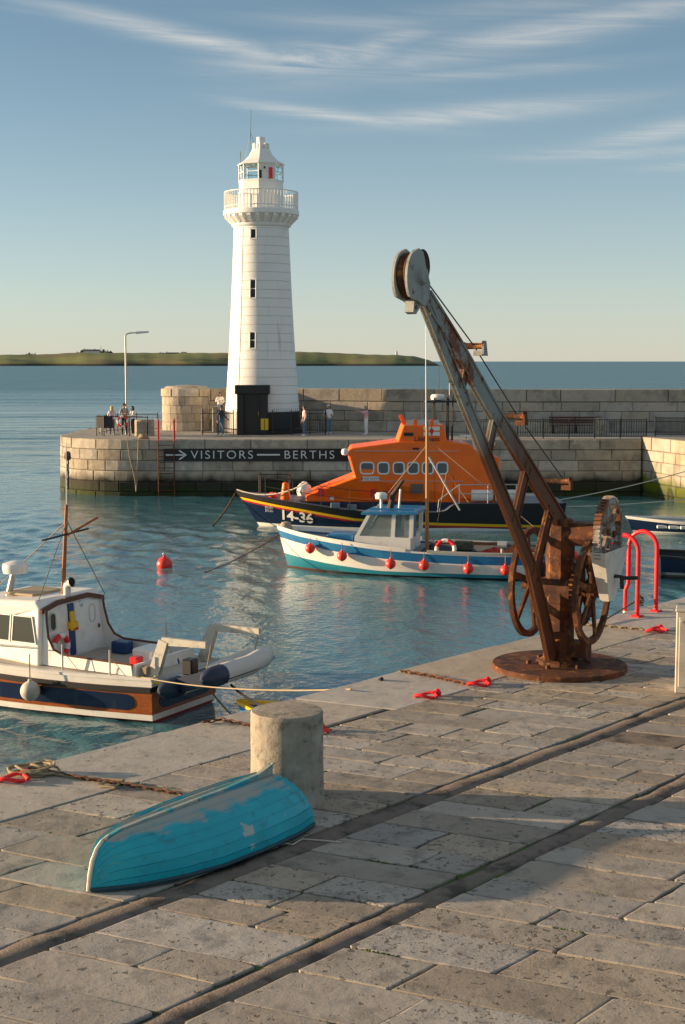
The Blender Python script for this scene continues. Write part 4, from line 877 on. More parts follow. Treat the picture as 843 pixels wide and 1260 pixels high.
MB().box(5.2, 6.6, 1.14, 1.16, 4.40, 4.62).build('bridge_screen', M('clear_screen', (.5, .52, .52), .1, spec=.8), LB)
def side_T(x, z):
    def T(u, v, out): q = z + v; return (x - u, yw(q) + out, q)
    return T
m_wf = M('window_frame', (.75, .75, .72), .4)
for x, ww in ((8.26, .50), (7.57, .40), (6.92, .40), (6.31, .40), (5.69, .40), (5.08, .40)): window(LB, side_T(x, 2.60), ww, .42, .10, m_wf, m_glass, .06)
for yy in (-1.0, 0, 1.0):                          # windscreens on the raked front
    def T(u, v, out, yy=yy): return (8.94 + v * .28 + out, yy * 1.0 + u, 2.72 + v)
    window(LB, T, .75, .52, .1, m_wf, m_glass, .06)
MB().lathe([(.0, -.16), (.12, -.12), (.16, 0), (.12, .12), (0, .16)], 12, (9.2, 1.45, 3.28)).build('searchlight', m_white, LB, smooth=True)
mb = MB()
def plate(nm, x, z, w, h, mat, y=None, d=.02): return MB().add([(x + sx * w / 2, (yw(z + sz * h / 2) if y is None else y) + o, z + sz * h / 2) for o in (-.05, d) for sx, sz in ((-1, -1), (1, -1), (1, 1), (-1, 1))], [(0, 1, 2, 3), (7, 6, 5, 4), (0, 4, 5, 1), (1, 5, 6, 2), (2, 6, 7, 3), (3, 7, 4, 0)]).build(nm, mat, LB)
plate('name_plate', 8.10, 2.16, .72, .16, m_white)
text_part('lettering', 'RNLB SAXON', .13, m_navy, LB, (8.10, yw(2.16) + .026, 2.155), (R(90), 0, R(180)), .002)
text_part('lettering', 'Lifeboats', .30, m_navy, LB, (5.72, 1.365 + .03, 3.82), (R(96), 0, R(180)), .003)
tn = text_part('hull_number', '14-36', .62, m_white, LB, (0, 0, 0), (0, 0, 0), .006, sx=1.0, bold=.014)
for v in tn.data.vertices:                         # lettering follows the flare of the bow
    u_, v_, o2 = v.co; v.co = Vector(H.at(11.25 - u_, .50 + v_ + .10 * -u_ * .9, .016 + o2))
for sx, sz, mm in ((-1, 1, m_white), (1, 1, m_white), (-1, -1, m_white), (1, -1, m_white), (0, 0, m_red)):
    c = .17 if mm is m_white else .06; plate('flag_field', 5.52 + sx * .19, 4.15 + sz * .11, .30 if mm is m_white else .14, .16 if mm is m_white else .16, mm, 1.335 - .0)
hp = H.at(12.6, .75, .012); hd_ = R(180 - 40)
fl = thing('tmp', 'x', 'x'); bpy.data.objects.remove(fl)
for k, (du, dz) in enumerate(((-.1, .08), (.1, .08), (-.1, -.08), (.1, -.08))):
    a = H.at(12.42 - du, .80 + dz, .02); MB().cbox(a[0] - .075, a[0] + .075, a[1] - .03, a[1] + .03, a[2] - .055, a[2] + .055, .005).build('bow_flag_field', m_white, LB)
a = H.at(12.42, .8, .02); MB().cbox(a[0] - .04, a[0] + .04, a[1] - .03, a[1] + .03, a[2] - .05, a[2] + .05, .005).build('bow_flag_field', m_red, LB)
for x in (10.2, 8.0, 7.2): plate('red_locker', x, 1.55, .26, .34, m_red, y=yw(1.55) - (.35 * (x - 9.5) if x > 9.5 else 0))
plate('grille', 6.15, 1.72, .55, .42, M('grille', (.16, .1, .07), .6)); plate('vent_slot', 6.2, 3.42, .28, .08, m_black); plate('vent_slot', 6.5, 4.02, .4, .14, m_black, 1.35)
plate('white_box', 9.75, 1.32, .16, .14, m_white, y=yw(1.3) - .1, d=.05)
# guard rails
def rails(parent, P, h, zs, r=.022, mat=None, name='guard_rail', pr=None):
    mat = mat or m_steel
    for z in zs: MB().tube([(p[0], p[1], p[2] + z) for p in P], r, 6).build(name, mat, parent)
    for p in P: MB().tube([(p[0], p[1], p[2] - .03), (p[0], p[1], p[2] + h)], pr or r, 6).build('stanchion', mat, parent)
rails(LB, [(x, H.at(x, H.zdeck(x) - .02)[1] - .12, H.zdeck(x)) for x in (12.6, 11.4, 10.2, 9.0, 8.0, 7.0, 6.0)], .85, (.45, .85), .014, m_iron)
rails(LB, [(x, H.at(x, 1.1)[1] - .12, 1.15) for x in (4.4, 3.2, 2.0, .8)], .8, (.42, .8), .024)
MB().tube([(5.3, 2.2, .8), (5.25, 2.2, 1.3), (4.4, 2.25, 1.95)], .024, 6).build('guard_rail', m_steel, LB)
for sy in (-1, 1):
    for x in (12.9, 11.6): MB().tube([(x, sy * .5, 1.3), (x, sy * .5, 2.25)], .03, 6).build('bow_post', m_iron, LB)
MB().tube([(12.9, .5, 2.25), (12.9, -.5, 2.25)], .03, 6).build('bow_bar', m_iron, LB); MB().tube([(12.9, .5, 2.25), (11.6, .5, 2.25)], .02, 6).build('bow_bar', m_iron, LB); MB().tube([(12.9, .5, 2.05), (10.3, 1.0, 2.05)], .015, 6).build('bow_bar', m_iron, LB)
MB().lathe([(.2, 0), (.22, .1), (.12, .75), (.05, .8)], 10, (11.75, .9, 1.15)).build('orange_cover', m_orange, LB, smooth=True)
MB().lathe([(.28, 0), (.34, .2), (.28, .45), (.1, .62), (0, .65)], 10, (10.95, .4, 1.3)).build('white_cover', m_gel, LB, smooth=True)
MB().lathe([(.2, 0), (.22, .12), (.12, .2), (0, .22)], 10, (12.3, .6, 1.28)).build('red_cover', m_fend, LB, smooth=True)
MB().prism([(10.6, 1.5), (10.4, 1.66), (9.3, 2.06), (9.15, 2.05)], .2, .9, lambda p, q, a: (p, a, q)).build('foredeck_hatch', m_orange, LB)
# mast with radar
for y in (-.45, .45):
    for x in (4.75, 5.35): MB().tube([(x, y, 4.38 if x > 5 else 3.7), (x, y, 5.55)], .035, 6).build('mast_leg', m_iron, LB)
MB().box(4.3, 5.75, -.7, .7, 5.34, 5.42).build('mast_platform', m_iron, LB)
MB().lathe([(.12, 5.42), (.29, 5.46), (.31, 5.60), (.25, 5.68), (0, 5.70)], 20, (5.2, .2, 0)).build('radar_dome', m_gel, LB, smooth=True)
MB().tube([(4.55, 0, 3.7), (4.5, 0, 7.2)], [.05, .012], 6).build('aerial', m_iron, LB); MB().tube([(4.7, .3, 5.5), (4.7, .3, 7.6)], [.02, .01], 6).build('aerial', m_white, LB)
MB().box(3.6, 4.3, .9, 1.0, 3.9, 3.98).box(3.6, 3.68, .9, 1.0, 3.6, 3.9).box(4.22, 4.3, .9, 1.0, 3.6, 3.9).build('white_frame', m_white, LB)
MB().cbox(3.25, 3.75, .6, 1.1, 3.3, 3.72, .03).build('life_raft_box', m_gel, LB)
MB().tube([(3.0, 0, 3.1), (3.0, 0, 3.7)], .03, 6).box(2.7, 3.3, -.2, .2, 3.5, 3.62).build('stern_light', m_white, LB)
for zr, xa, xb in ((2.05, 8.6, 4.2), (3.32, 8.8, 4.4)): MB().tube([(xa, yw(zr) + .05, zr), (xb, yw(zr) + .05, zr)], .014, 5).build('hand_rail', m_steel, LB)
for xa, ya, za, zb in ((5.9, .5, 4.4, 6.4), (5.1, -.5, 5.4, 7.0), (5.7, .6, 5.4, 6.1), (4.35, -.4, 5.4, 6.6)): MB().tube([(xa, ya, za), (xa, ya, zb)], [.018, .008], 5).build('aerial', m_iron, LB)
MB().tube([(4.5, -.9, 5.5), (4.5, .9, 5.5)], .03, 6).build('mast_spreader', m_iron, LB)
for x_ in (9.6, 8.9, 7.7): MB().cbox(x_ - .2, x_ + .2, 1.95, 2.12, H.zdeck(x_) - .02, H.zdeck(x_) + .22, .02).build('deck_locker', m_greydk, LB)
for x_ in (6.75, 5.4, 4.6): plate('hatch_seam', x_, 1.75, .02, 1.1, M('seam_dark', (.35, .06, .01), .6), d=.006)
plate('side_door', 4.0, 2.05, .62, 1.45, m_orange, d=.025)
for x_ in (3.4, 2.4): MB().lathe([(.22, -.45), (.25, -.4), (.25, .4), (.22, .45)], 14, T=lambda a, b, c, x_=x_: (x_ + c, 1.75 + a * .9, 1.45 + b)).build('liferaft_canister', m_gel, LB, smooth=True)
MB().tube(sag((13.9, 0, 1.55), (10.8, 1.9, 2.0), .35), .03, 6).build('bow_rope', M('pale_rope', (.6, .55, .45), .9), LB)

# ------------------------------------------------------------------ blue and white fishing boat
FB = thing('fishing_boat', 'white and blue fishing boat with small wheelhouse in front of the lifeboat', 'fishing boat', (7.3, 47.6, WZ), R(167))
G = Hull([(0, -.1, 1.05, 1.25, .92, -.5), (2, 2, 1.42, 1.55, .84, -.6), (5, 5, 1.45, 1.6, .90, -.65), (7, 7.05, 1.1, 1.42, 1.06, -.6), (8.5, 8.7, .5, .82, 1.22, -.55), (9.42, 9.78, .02, .06, 1.36, -.4)])
m_teal = M('teal_boot', (.02, .22, .30), .4); m_blue = M('blue_band', (.02, .16, .36), .35, layers=[((.03, .22, .42), 2, .5, .65)])
G.shell([(0, 0), (.06, 1), (lambda x, zd: np.interp(x, [0, 6, 8, 9.8], [.17, .18, .32, .5]), 2), (lambda x, zd: zd - .34 + .03 * (x > 8), 3), (lambda x, zd: zd - .06, 2), (lambda x, zd: zd, 2)],
        [M('antifoul', (.12, .035, .02), .8, layers=[((.05, .03, .02), 4, .45, .6)]), m_teal, m_gel, m_blue], FB)
G.strip(lambda x, zd: zd - .02, lambda x, zd: zd + .06, .03, M('cap_grey', (.42, .42, .38), .6), FB, 'gunwale', x1=4.6, thick=.12)
G.strip(lambda x, zd: zd - .05, lambda x, zd: zd + .10, .02, m_gel, FB, 'bulwark', x0=4.7, thick=.06)
G.deck(.42, .02, m_greydk, FB, x1=4.9); G.deck(.12, .02, m_greydk, FB, 'foredeck', x0=4.6)
G.strip(lambda x, zd: zd - .42, lambda x, zd: zd - .03, -.03, M('inner_grey', (.16, .19, .22), .7), FB, 'inner_bulwark', x1=4.8, thick=.06)
wp = [(4.95, .5), (6.75, .9), (6.68, 1.26), (6.35, 2.02), (4.85, 2.06)]
def wt(p, q, a): return (p, a * (.98 - .05 * (q - 1)), q)
MB().prism([(4.95, .5), (6.9, .7), (6.85, 1.28), (4.95, 1.25)], -1, 1, wt).build('wheelhouse_base', m_gel, FB)
for x0, x1, nm in ((6.85, 6.42, 'front'), (5.62, 5.58, 'mid'), (5.0, 4.98, 'aft')):
    for sy in (-1, 1): MB().prism([(x0, 1.24), (x0 - .13, 1.24), (x1 - .13, 2.02), (x1, 2.02)], sy * .86, sy * .95, lambda p, q, a: (p, a, q)).build('pillar', m_gel, FB)
MB().prism([(6.85, 1.24), (6.72, 1.24), (6.29, 2.02), (6.42, 2.02)], -.05, .05, lambda p, q, a: (p, a, q)).build('pillar', m_gel, FB)
m_clear = M('cabin_glass', (.55, .62, .62), .03, trans=.75, spec=.6)
for sy in (-1, 1):
    MB().prism([(6.70, 1.27), (5.62, 1.27), (5.60, 2.0), (6.30, 2.0)], sy * .90, sy * .915, lambda p, q, a: (p, a, q)).build('side_window', m_clear, FB)
    MB().prism([(5.48, 1.27), (5.0, 1.27), (4.99, 2.0), (5.46, 2.0)], sy * .90, sy * .915, lambda p, q, a: (p, a, q)).build('side_window', m_clear, FB)
MB().add([(6.77, -.86, 1.27), (6.77, .86, 1.27), (6.36, .86, 2.0), (6.36, -.86, 2.0), (6.755, -.86, 1.27), (6.755, .86, 1.27), (6.345, .86, 2.0), (6.345, -.86, 2.0)], [(0, 1, 2, 3), (7, 6, 5, 4), (0, 4, 5, 1), (1, 5, 6, 2), (2, 6, 7, 3), (3, 7, 4, 0)]).build('windscreen', m_clear, FB)
MB().prism([(6.62, 2.0), (6.60, 2.08), (4.75, 2.14), (4.72, 2.05)], -1.08, 1.08, lambda p, q, a: (p, a, q)).build('roof', m_blue, FB)
for y in (-.6, .6): MB().box(4.9, 6.4, y - .03, y + .03, 2.13, 2.19).build('roof_rail', m_blue, FB)
MB().box(4.88, 4.94, .3, .9, 1.25, 2.02).build('door_leaf', m_blue, FB)
MB().lathe([(.0, 2.45), (.2, 2.47), (.22, 2.6), (.15, 2.68), (0, 2.7)], 14, (6.1, .2, 0)).tube([(6.1, .2, 2.1), (6.1, .2, 2.48)], .05, 6).build('radar', m_gel, FB, smooth=True)
mb = MB().tube([(5.85, -.1, 2.1), (5.75, -.1, 2.6), (5.4, -.1, 3.1)], [.12, .09, .05], 8); mb.build('exhaust', M('exhaust', (.05, .03, .025), .7), FB, smooth=True)
MB().tube([(5.6, -.4, 2.1), (5.55, -.4, 2.75)], .04, 6).build('roof_fitting', m_white, FB)
MB().cbox(7.0, 7.9, -.45, .6, 1.0, 1.26, .03).build('hatch_cover', m_blue, FB)
MB().lathe([(.2, 0), (.24, .1), (.16, .28), (0, .32)], 10, (9.5, 0, 1.28)).build('bow_roller', M('old_rope', (.4, .33, .25), .9, bump=(.6, 40, .03)), FB, smooth=True)
m_mast = M('varnished_mast', (.42, .20, .06), .5)
MB().tube([(4.55, 0, .4), (4.58, 0, 5.1)], [.07, .05], 8).build('mast', m_mast, FB, smooth=True)
MB().tube([(4.60, .05, 4.9), (4.64, .05, 8.3)], [.018, .008], 5).build('whip_aerial', m_white, FB)
MB().tube([(4.2, .03, 1.7), (3.9, .03, 3.4), (3.15, .03, 2.4)], .012, 4).build('rigging', m_rope, FB)
MB().tube([(4.57, 0, 4.3), (6.3, .2, 2.12)], .012, 4).build('rigging', m_rope, FB); MB().tube([(4.57, 0, 4.5), (.3, 0, 1.1)], .012, 4).build('rigging', m_rope, FB)
MB().tube([(4.5, .05, 3.9), (3.4, .3, 2.15)], .03, 6).build('boom', m_steel, FB)
MB().box(2.0, 4.4, -1.0, -.9, .84, .94).build('bench_board', M('brown_wood', (.25, .11, .05), .6), FB)
MB().cbox(.3, 1.1, -.5, .2, .5, .9, .03).build('engine_box', M('brown_wood', (.25, .11, .05), .6), FB)
for x_, y_, z_ in ((1.5, .5, .46), (2.2, .8, .44), (3.1, -.5, .42), (.9, -.7, .46)): MB().lathe([(.0, .0), (.24, .0), (.26, .05), (.24, .1), (.15, .11), (.13, .06)], 14, (x_, y_, z_)).build('rope_coil', m_rope, FB, smooth=True)
for k_, (x_, y_) in enumerate(((3.3, .2), (3.3, -.45), (3.32, -.1))): MB().cbox(x_ - .32, x_ + .32, y_ - .22, y_ + .22, .44 + (.32 if k_ == 2 else 0), .74 + (.32 if k_ == 2 else 0), .04).build('lobster_pot', M('pot_mesh', (.06, .07, .05), .9, layers=[((.18, .14, .08), 14, .5, .6)], bump=(.9, 40, .02)), FB)
MB().tube([(1.9, .9, .5), (1.9, .9, 1.15)], .06, 8).tube([(1.75, .9, 1.1), (2.05, .9, 1.1)], .13, 12).build('pot_hauler', m_steel, FB)
b_ = lifebuoy('red and white lifebuoy inside the blue and white fishing boat', (0, 0, 0), 0, .3, .07); c0 = FB.matrix_basis
def fbw(x, y, z): return tuple(Matrix.Translation((7.3, 47.6, WZ)) @ Matrix.Rotation(R(167), 4, 'Z') @ Vector((x, y, z)))
def lbw(x, y, z): return tuple(Matrix.Translation((9.3, 62.7, WZ)) @ Matrix.Rotation(math.pi, 4, 'Z') @ Vector((x, y, z)))
b_.location = fbw(3.75, 1.08, .92); b_.rotation_euler = (R(-20), 0, R(-13))
t = thing('net_pile', 'heap of red and orange netting on the fishing boat deck', 'net', fbw(2.0, -.3, .42), 0); rr = random.Random(2)
for k_ in range(3):                                # crumpled heaps
    mb = MB(); vs = []; nn, mm = 18, 7; w_, h_ = (.48, .34, .3)[k_], (.40, .46, .30)[k_]; cx, cy = (-.35, .35, .0)[k_], (0, .05, .3)[k_]
    for j in range(mm):
        for i in range(nn):
            a = 2 * math.pi * i / nn; f = j / (mm - 1); r = w_ * math.cos(f * math.pi / 2) * (1 + .22 * math.sin(a * 3 + j * 2 + k_) + rr.gauss(0, .07)); vs.append((cx + r * math.cos(a), cy + r * math.sin(a) * .8, max(h_ * math.sin(f * math.pi / 2) + rr.gauss(0, .035), 0)))
    mb.add(vs, [(j * nn + i, j * nn + (i + 1) % nn, (j + 1) * nn + (i + 1) % nn, (j + 1) * nn + i) for j in range(mm - 1) for i in range(nn)]); mb.build('netting', M('red_net', (.55, .05, .03), .9, bump=(.9, 40, .03)) if k_ != 1 else M('orange_net', (.6, .14, .04), .9, bump=(.9, 40, .03)), t)
def fender(label, top, r, mat=None, group=None, hang=.3, cord=None):
    t = thing('fender', label, 'fender', top, 0, group)
    MB().lathe([(0, -2 * r - .02)] + [(r * math.sin(R(a)), -r + r * math.cos(R(a))) for a in range(165, 14, -15)] + [(r * .22, .0), (r * .2, .04), (0, .045)], 18).build('ball', mat or m_fend, t, smooth=True)
    MB().tube([(0, 0, .03), (cord[0] * .5, cord[1] * .5, cord[2] * .55), cord] if cord else [(0, 0, .03), (0, 0, hang)], .012, 5).build('lanyard', m_rope, t); return t
fl_ = ['red ball fender nearest the bow of the fishing boat', 'red ball fender second from the bow of the fishing boat', 'red ball fender below the wheelhouse of the fishing boat', 'red ball fender just aft of the wheelhouse, third from the stern', 'red ball fender midway along the stern half of the fishing boat', 'red ball fender close to the rusty crane jib on the fishing boat']
for lab, x, dz in zip(fl_, (8.26, 7.1, 5.45, 4.35, 2.9, 1.72), (.20, .26, .30, .26, .30, .32)):
    z = G.zdeck(x) - dz; p = G.at(x, z - .15, .22); fender(lab, fbw(p[0], p[1], z + .02), .17, None, 'red ball fenders along the fishing boat', dz + .02)
fender('red ball fender at the stern seen between crane post and gear wheel', fbw(-.42, 1.0, 1.0), .17, None, 'red ball fenders along the fishing boat', .0, cord=tuple(Matrix.Rotation(R(167), 3, 'Z') @ Vector((.42, 0, -.03))))

# ------------------------------------------------------------------ near boat
NB = thing('motor_boat', 'white motor boat with varnished wood and navy hull moored at left', 'boat', (-3.21, 28.82, WZ), R(151))
def nbw(x, y, z): return tuple(Matrix.Translation((-3.21, 28.82, WZ)) @ Matrix.Rotation(R(151), 4, 'Z') @ Vector((x, y, z)))
K = Hull([(0, -.06, 1.08, 1.18, .90, -.5), (1.6, 1.6, 1.36, 1.44, .88, -.6), (3.6, 3.6, 1.56, 1.66, .92, -.65), (5.6, 5.65, 1.4, 1.6, 1.06, -.65), (7.3, 7.5, .85, 1.2, 1.28, -.6), (8.5, 8.9, .3, .6, 1.48, -.5), (9.0, 9.6, .02, .06, 1.6, -.4)])
m_wood = M('varnished_wood', (.36, .10, .018), .28, layers=[((.22, .055, .012), 3, .4, .65, (1, 1, 9)), ((.45, .15, .03), 6, .5, .7, (1, 1, 12))], coat=.4)
m_trim = M('dark_wood_trim', (.10, .03, .012), .4)
m_cab = M('cabin_white', (.82, .80, .75), .4, layers=[((.72, .69, .62), 3, .5, .7), ((.55, .44, .30), 8, .64, .76, (1, 1, .12))])
rise = lambda x: np.interp(x, [0, 3.6, 9.6], [0, .02, .5])
K.shell([(0, 0), (.06, 1), (.18, 2), (lambda x, zd: zd - .26, 3), (lambda x, zd: zd - .15, 4), (lambda x, zd: zd, 4)], [M('antifoul_red', (.22, .02, .02), .6), m_gel, m_wood, m_rubber, m_cab], NB)
K.strip(lambda x, zd: zd - .26, lambda x, zd: zd - .15, .045, m_rubber, NB, 'rubbing_strake')
K.strip(lambda x, zd: zd - .02, lambda x, zd: zd + .035, .02, m_cab, NB, 'gunwale', thick=.1)
K.deck(.02, .05, M('deck_beige', (.5, .46, .38), .7), NB)
# navy panels let into the wood
def navy_panel(nm, T, u0, u1, v0, v1, r):
    P = [(u1 - r * (1 - math.cos(R(a))), (v0 + v1) / 2 + (v1 - v0) / 2 * math.sin(R(a))) for a in range(-90, 91, 15)]
    Q = [(u0 + r * (1 - math.cos(R(a))), (v0 + v1) / 2 - (v1 - v0) / 2 * math.sin(R(a))) for a in range(-90, 91, 15)]
    n = 14; mids_b = [(u0 + r + (u1 - u0 - 2 * r) * i / n, v0) for i in range(1, n)]; mids_t = [(u1 - r - (u1 - u0 - 2 * r) * i / n, v1) for i in range(1, n)]
    # columns: bottom/top pairs so that the panel follows the hull
    cols = [((u0 + r * (1 - math.cos(R(a))), (v0 + v1) / 2 - (v1 - v0) / 2 * math.sin(R(a))), (u0 + r * (1 - math.cos(R(a))), (v0 + v1) / 2 + (v1 - v0) / 2 * math.sin(R(a)))) for a in range(0, 91, 15)]
    cols += [(b, (b[0], v1)) for b in mids_b]
    cols += [((u1 - r * (1 - math.cos(R(a))), (v0 + v1) / 2 - (v1 - v0) / 2 * math.sin(R(a))), (u1 - r * (1 - math.cos(R(a))), (v0 + v1) / 2 + (v1 - v0) / 2 * math.sin(R(a)))) for a in range(90, -1, -15)]
    vs = [T(*p) for c in cols for p in c]; mb = MB().add(vs, [(2 * i, 2 * i + 2, 2 * i + 3, 2 * i + 1) for i in range(len(cols) - 1)]); return mb.build(nm, m_navy, NB)
for sd in (1, -1): navy_panel('side_panel', lambda u, v, sd=sd: (lambda p: (p[0], sd * p[1], p[2]))(K.at(u, v + .6 * rise(u), .012)), .35, 7.4, .25, .58, .22)
navy_panel('transom_panel', lambda u, v: (-.05 * v / .9 - .012, u, v), -.9, .9, .26, .58, .25)
# cabin
def cw(z): return 1.16 - .13 * (z - .9)
cab = [(2.80, .86), (2.87, 2.05), (3.0, 2.20), (4.9, 2.10), (5.05, 2.02), (5.75, 1.42), (6.9, 1.30), (7.1, 1.0)]
def cT(p, q, a): return (p, a * (cw(q) - (.16 * (p - 5.2) if p > 5.2 else 0)), q)
o_ = MB().prism(cab, -1, 1, cT).build('cabin', m_cab, NB); bv = o_.modifiers.new('bevel', 'BEVEL'); bv.width = .06; bv.segments = 3; bv.limit_method = 'ANGLE'; bv.angle_limit = R(25)
def wing(sd): return MB().prism([(2.82, .9), (2.82, 2.0), (2.79, 2.0), (2.77, 1.8), (2.70, 1.45), (2.55, 1.22), (2.3, 1.13), (.55, 1.10), (.5, .9)], sd * 1.02, sd * 1.06, lambda p, q, a: (p, a - sd * (.11 * max(q - .9, 0)), q)).build('coaming', m_cab, NB)
for sd in (1, -1):
    wing(sd); MB().tube([(p, sd * (1.04 - .11 * max(q - .9, 0)), q) for p, q in [(2.78, 2.0), (2.76, 1.8), (2.69, 1.45), (2.54, 1.23), (2.3, 1.14), (.55, 1.11)]], .028, 6).build('coaming_trim', m_trim, NB, smooth=True)
MB().box(.45, .52, -1.0, 1.0, .88, 1.12).build('aft_coaming', m_cab, NB)
MB().box(.6, 2.78, -.95, .95, .885, .90).build('cockpit_sole', M('cockpit_grey', (.42, .38, .32), .7), NB)
def cs(x, z):
    def T(u, v, out): q = z + v; return (x - u, cT(x - u, q, 1)[1] + out, q)
    return T
for x, ww in ((3.24, .62), (4.0, .72), (4.76, .5)):                  # side windows, raked
    Q = [(-ww / 2, -.26), (ww / 2, -.26), (ww / 2 - (.14 if x < 3.5 else 0), .25), (-ww / 2 + (.2 if x > 4.5 else 0), .25)]
    T = cs(x, 1.60); f = MB()
    c_ = 1.09; o4 = [(p * c_ + .0, q * 1.1) for p, q in Q]
    vs = [T(*p, -.01) for p in o4] + [T(*p, .018) for p in o4] + [T(*p, .018) for p in Q] + [T(*p, -.01) for p in Q]
    fo = f.add(vs, [(k * 4 + j, k * 4 + (j + 1) % 4, (k + 1) * 4 + (j + 1) % 4, (k + 1) * 4 + j) for k in range(3) for j in range(4)]).build('window', m_steel, NB)
    MB().add([T(*p, .008) for p in Q] + [T(*p, -.005) for p in Q], [(0, 1, 2, 3), (7, 6, 5, 4), (0, 4, 5, 1), (1, 5, 6, 2), (2, 6, 7, 3), (3, 7, 4, 0)]).build('pane', M('smoked_glass', (.03, .025, .02), .05, spec=.8), fo)
MB().tube([(2.75, 1.22, 1.28), (5.3, 1.2, 1.20)], .015, 5).build('grab_rail', m_steel, NB)
# aft bulkhead details (facing astern)
def aT(y, z):
    def T(u, v, out): return (2.815 + .06 * (z + v - .9) / 1.2 - out, y + u, z + v)
    return T
for y in (.66, -.62): window(NB, aT(y, 1.72), .16, .34, .07, m_steel, m_glass, .03)
def bp(nm, y0, y1, z0, z1, mat, d=.03): return MB().add([aT(0, 0)(y, z, o) for o in (-.02, d) for y, z in ((y0, z0), (y1, z0), (y1, z1), (y0, z1))], [(0, 1, 2, 3), (7, 6, 5, 4), (0, 4, 5, 1), (1, 5, 6, 2), (2, 6, 7, 3), (3, 7, 4, 0)]).build(nm, mat, NB)
bp('blue_stripe', -.02, .16, .92, 2.02, M('blue_stripe', (.012, .05, .15), .4))
d_ = bp('cabin_door', -.88, -.06, .93, 2.0, m_cab, .022); MB().tube([aT(0, 0)(-.8, 1.38, .05), aT(0, 0)(-.8, 1.46, .05)], .02, 6).build('door_handle', m_black, d_)
bp('safety_light', .02, .14, 1.45, 1.86, m_yel, .07); bp('safety_light_body', -.04, .2, 1.50, 1.64, m_yel, .11); bp('red_button', -.03, .05, 1.46, 1.52, m_red, .12)
for y0, y1, z0, z1 in ((1.02, .5, 1.98, 2.10), (.5, -.5, 2.10, 2.13), (-.5, -1.02, 2.13, 2.0)):
    MB().add([aT(0, 0)(y, z + dz, o) for o in (0, .06) for y, z, dz in ((y0, z0, -.05), (y1, z1, -.05), (y1, z1, .05), (y0, z0, .05))], [(0, 1, 2, 3), (7, 6, 5, 4), (0, 4, 5, 1), (1, 5, 6, 2), (2, 6, 7, 3), (3, 7, 4, 0)]).build('roof_trim', m_trim, NB)
MB().lathe([(.05, -.02), (.07, .02), (0, .04)], 10, T=lambda x, y, z: aT(-.28, 1.96)(x, y, z)).build('deck_light', m_steel, NB)
b_ = lifebuoy('red and white lifebuoy on the cabin bulkhead of the motor boat', (0, 0, 0), 0, .22, .06); b_.location = nbw(2.73, .55, 1.20); b_.rotation_euler = (0, 0, R(151 + 90))
MB().cbox(3.5, 4.3, -.5, .5, 2.16, 2.22, .02).build('roof_hatch', M('hatch_brown', (.42, .33, .2), .6), NB)
MB().tube([(3.15, -.05, 2.15), (3.0, -.05, 4.1)], [.05, .035], 8).build('mast', m_wood, NB, smooth=True)
MB().tube([(3.0, -.05, 4.05), (2.98, -.05, 5.4)], [.014, .008], 5).build('whip_aerial', m_white, NB)
MB().tube([(3.0, .75, 3.42), (3.0, -.75, 3.52)], .022, 6).build('cross_bar', m_iron, NB); MB().tube([(3.0, -.05, 3.45), (2.5, -.45, 3.82)], .03, 6).build('gaff', m_wood, NB)
for p in ((3.0, .95, 2.1), (2.7, -.9, 2.1), (5.2, 0, 2.0)): MB().tube([(3.0, -.05, 3.75), p], .012, 4).build('stay', m_rope, NB)
MB().tube([(4.3, .35, 2.12), (4.15, .35, 2.62)], [.07, .06], 8).build('radar_arm', m_steel, NB); MB().lathe([(.12, 2.6), (.25, 2.62), (.28, 2.72), (.26, 2.82), (.1, 2.87), (0, 2.88)], 20, (4.1, .35, 0)).build('radar_dome', m_gel, NB, smooth=True)
MB().tube([(4.55, .7, 2.1), (4.55, .7, 2.3)], .03, 6).lathe([(.0, 2.3), (.08, 2.32), (.05, 2.4), (0, 2.42)], 8, (4.55, .7, 0)).build('horn', m_gel, NB)
MB().tube([(2.98, .02, 2.12), (2.98, .02, 2.35), (2.94, .02, 2.43), (2.84, .02, 2.47)], [.08, .085, .095, .115], 12, caps=False).build('vent_cowl', m_gel, NB, smooth=True); MB().lathe([(0, 0), (.10, .0)], 12, T=lambda x, y, z: (2.845, .02 + x, 2.466 + y)).build('cowl_mouth', m_black, NB)
for x in (.9, 2.1): MB().tube([(x, 1.25, .9), (x, 1.25, 1.42)], .02, 6).build('stanchion', m_steel, NB)
for x in (.9, 2.1): MB().tube([(x, 1.25, 1.3), (x - .35, 1.2, .92)], .008, 4).build('stay', m_rope, NB)
for y in (-1.2, -1.2): pass
MB().tube([(1.3, -1.2, .9), (1.3, -1.2, 1.55)], .02, 6).build('stanchion', m_steel, NB); MB().tube([(.2, -1.0, .9), (.2, -1.0, 1.4)], .018, 6).build('stanchion', m_steel, NB)
MB().cbox(.2, .4, .75, .95, .92, 1.1, .03).build('mooring_post', M('grey_wood', (.25, .2, .14), .8), NB)
for y, x1_ in ((.82, -1.12), (-.9, -1.25)):
    a = MB().prism([(.28, .88), (.02, .90), (-.22, 1.60), (-.02, 1.66)], y - .06, y + .06, lambda p, q, a: (p, a, q)).build('davit', M('davit_grey', (.50, .48, .42), .5, layers=[((.3, .28, .24), 5, .5, .65)]), NB)
    MB().prism([(-.05, 1.54), (-.08, 1.70), (x1_, 1.70), (x1_, 1.58)], y - .045, y + .045, lambda p, q, a: (p, a, q)).build('davit_arm', MATS['davit_grey'], a)
MB().tube([(.62, -.25, .9), (.62, -.7, .9)], .19, 12).build('white_canister', m_gel, NB, smooth=True); MB().tube([(.62, -.4, .9), (.62, -.45, .9)], .195, 12).build('canister_band', MATS['blue_stripe'], NB, smooth=True)
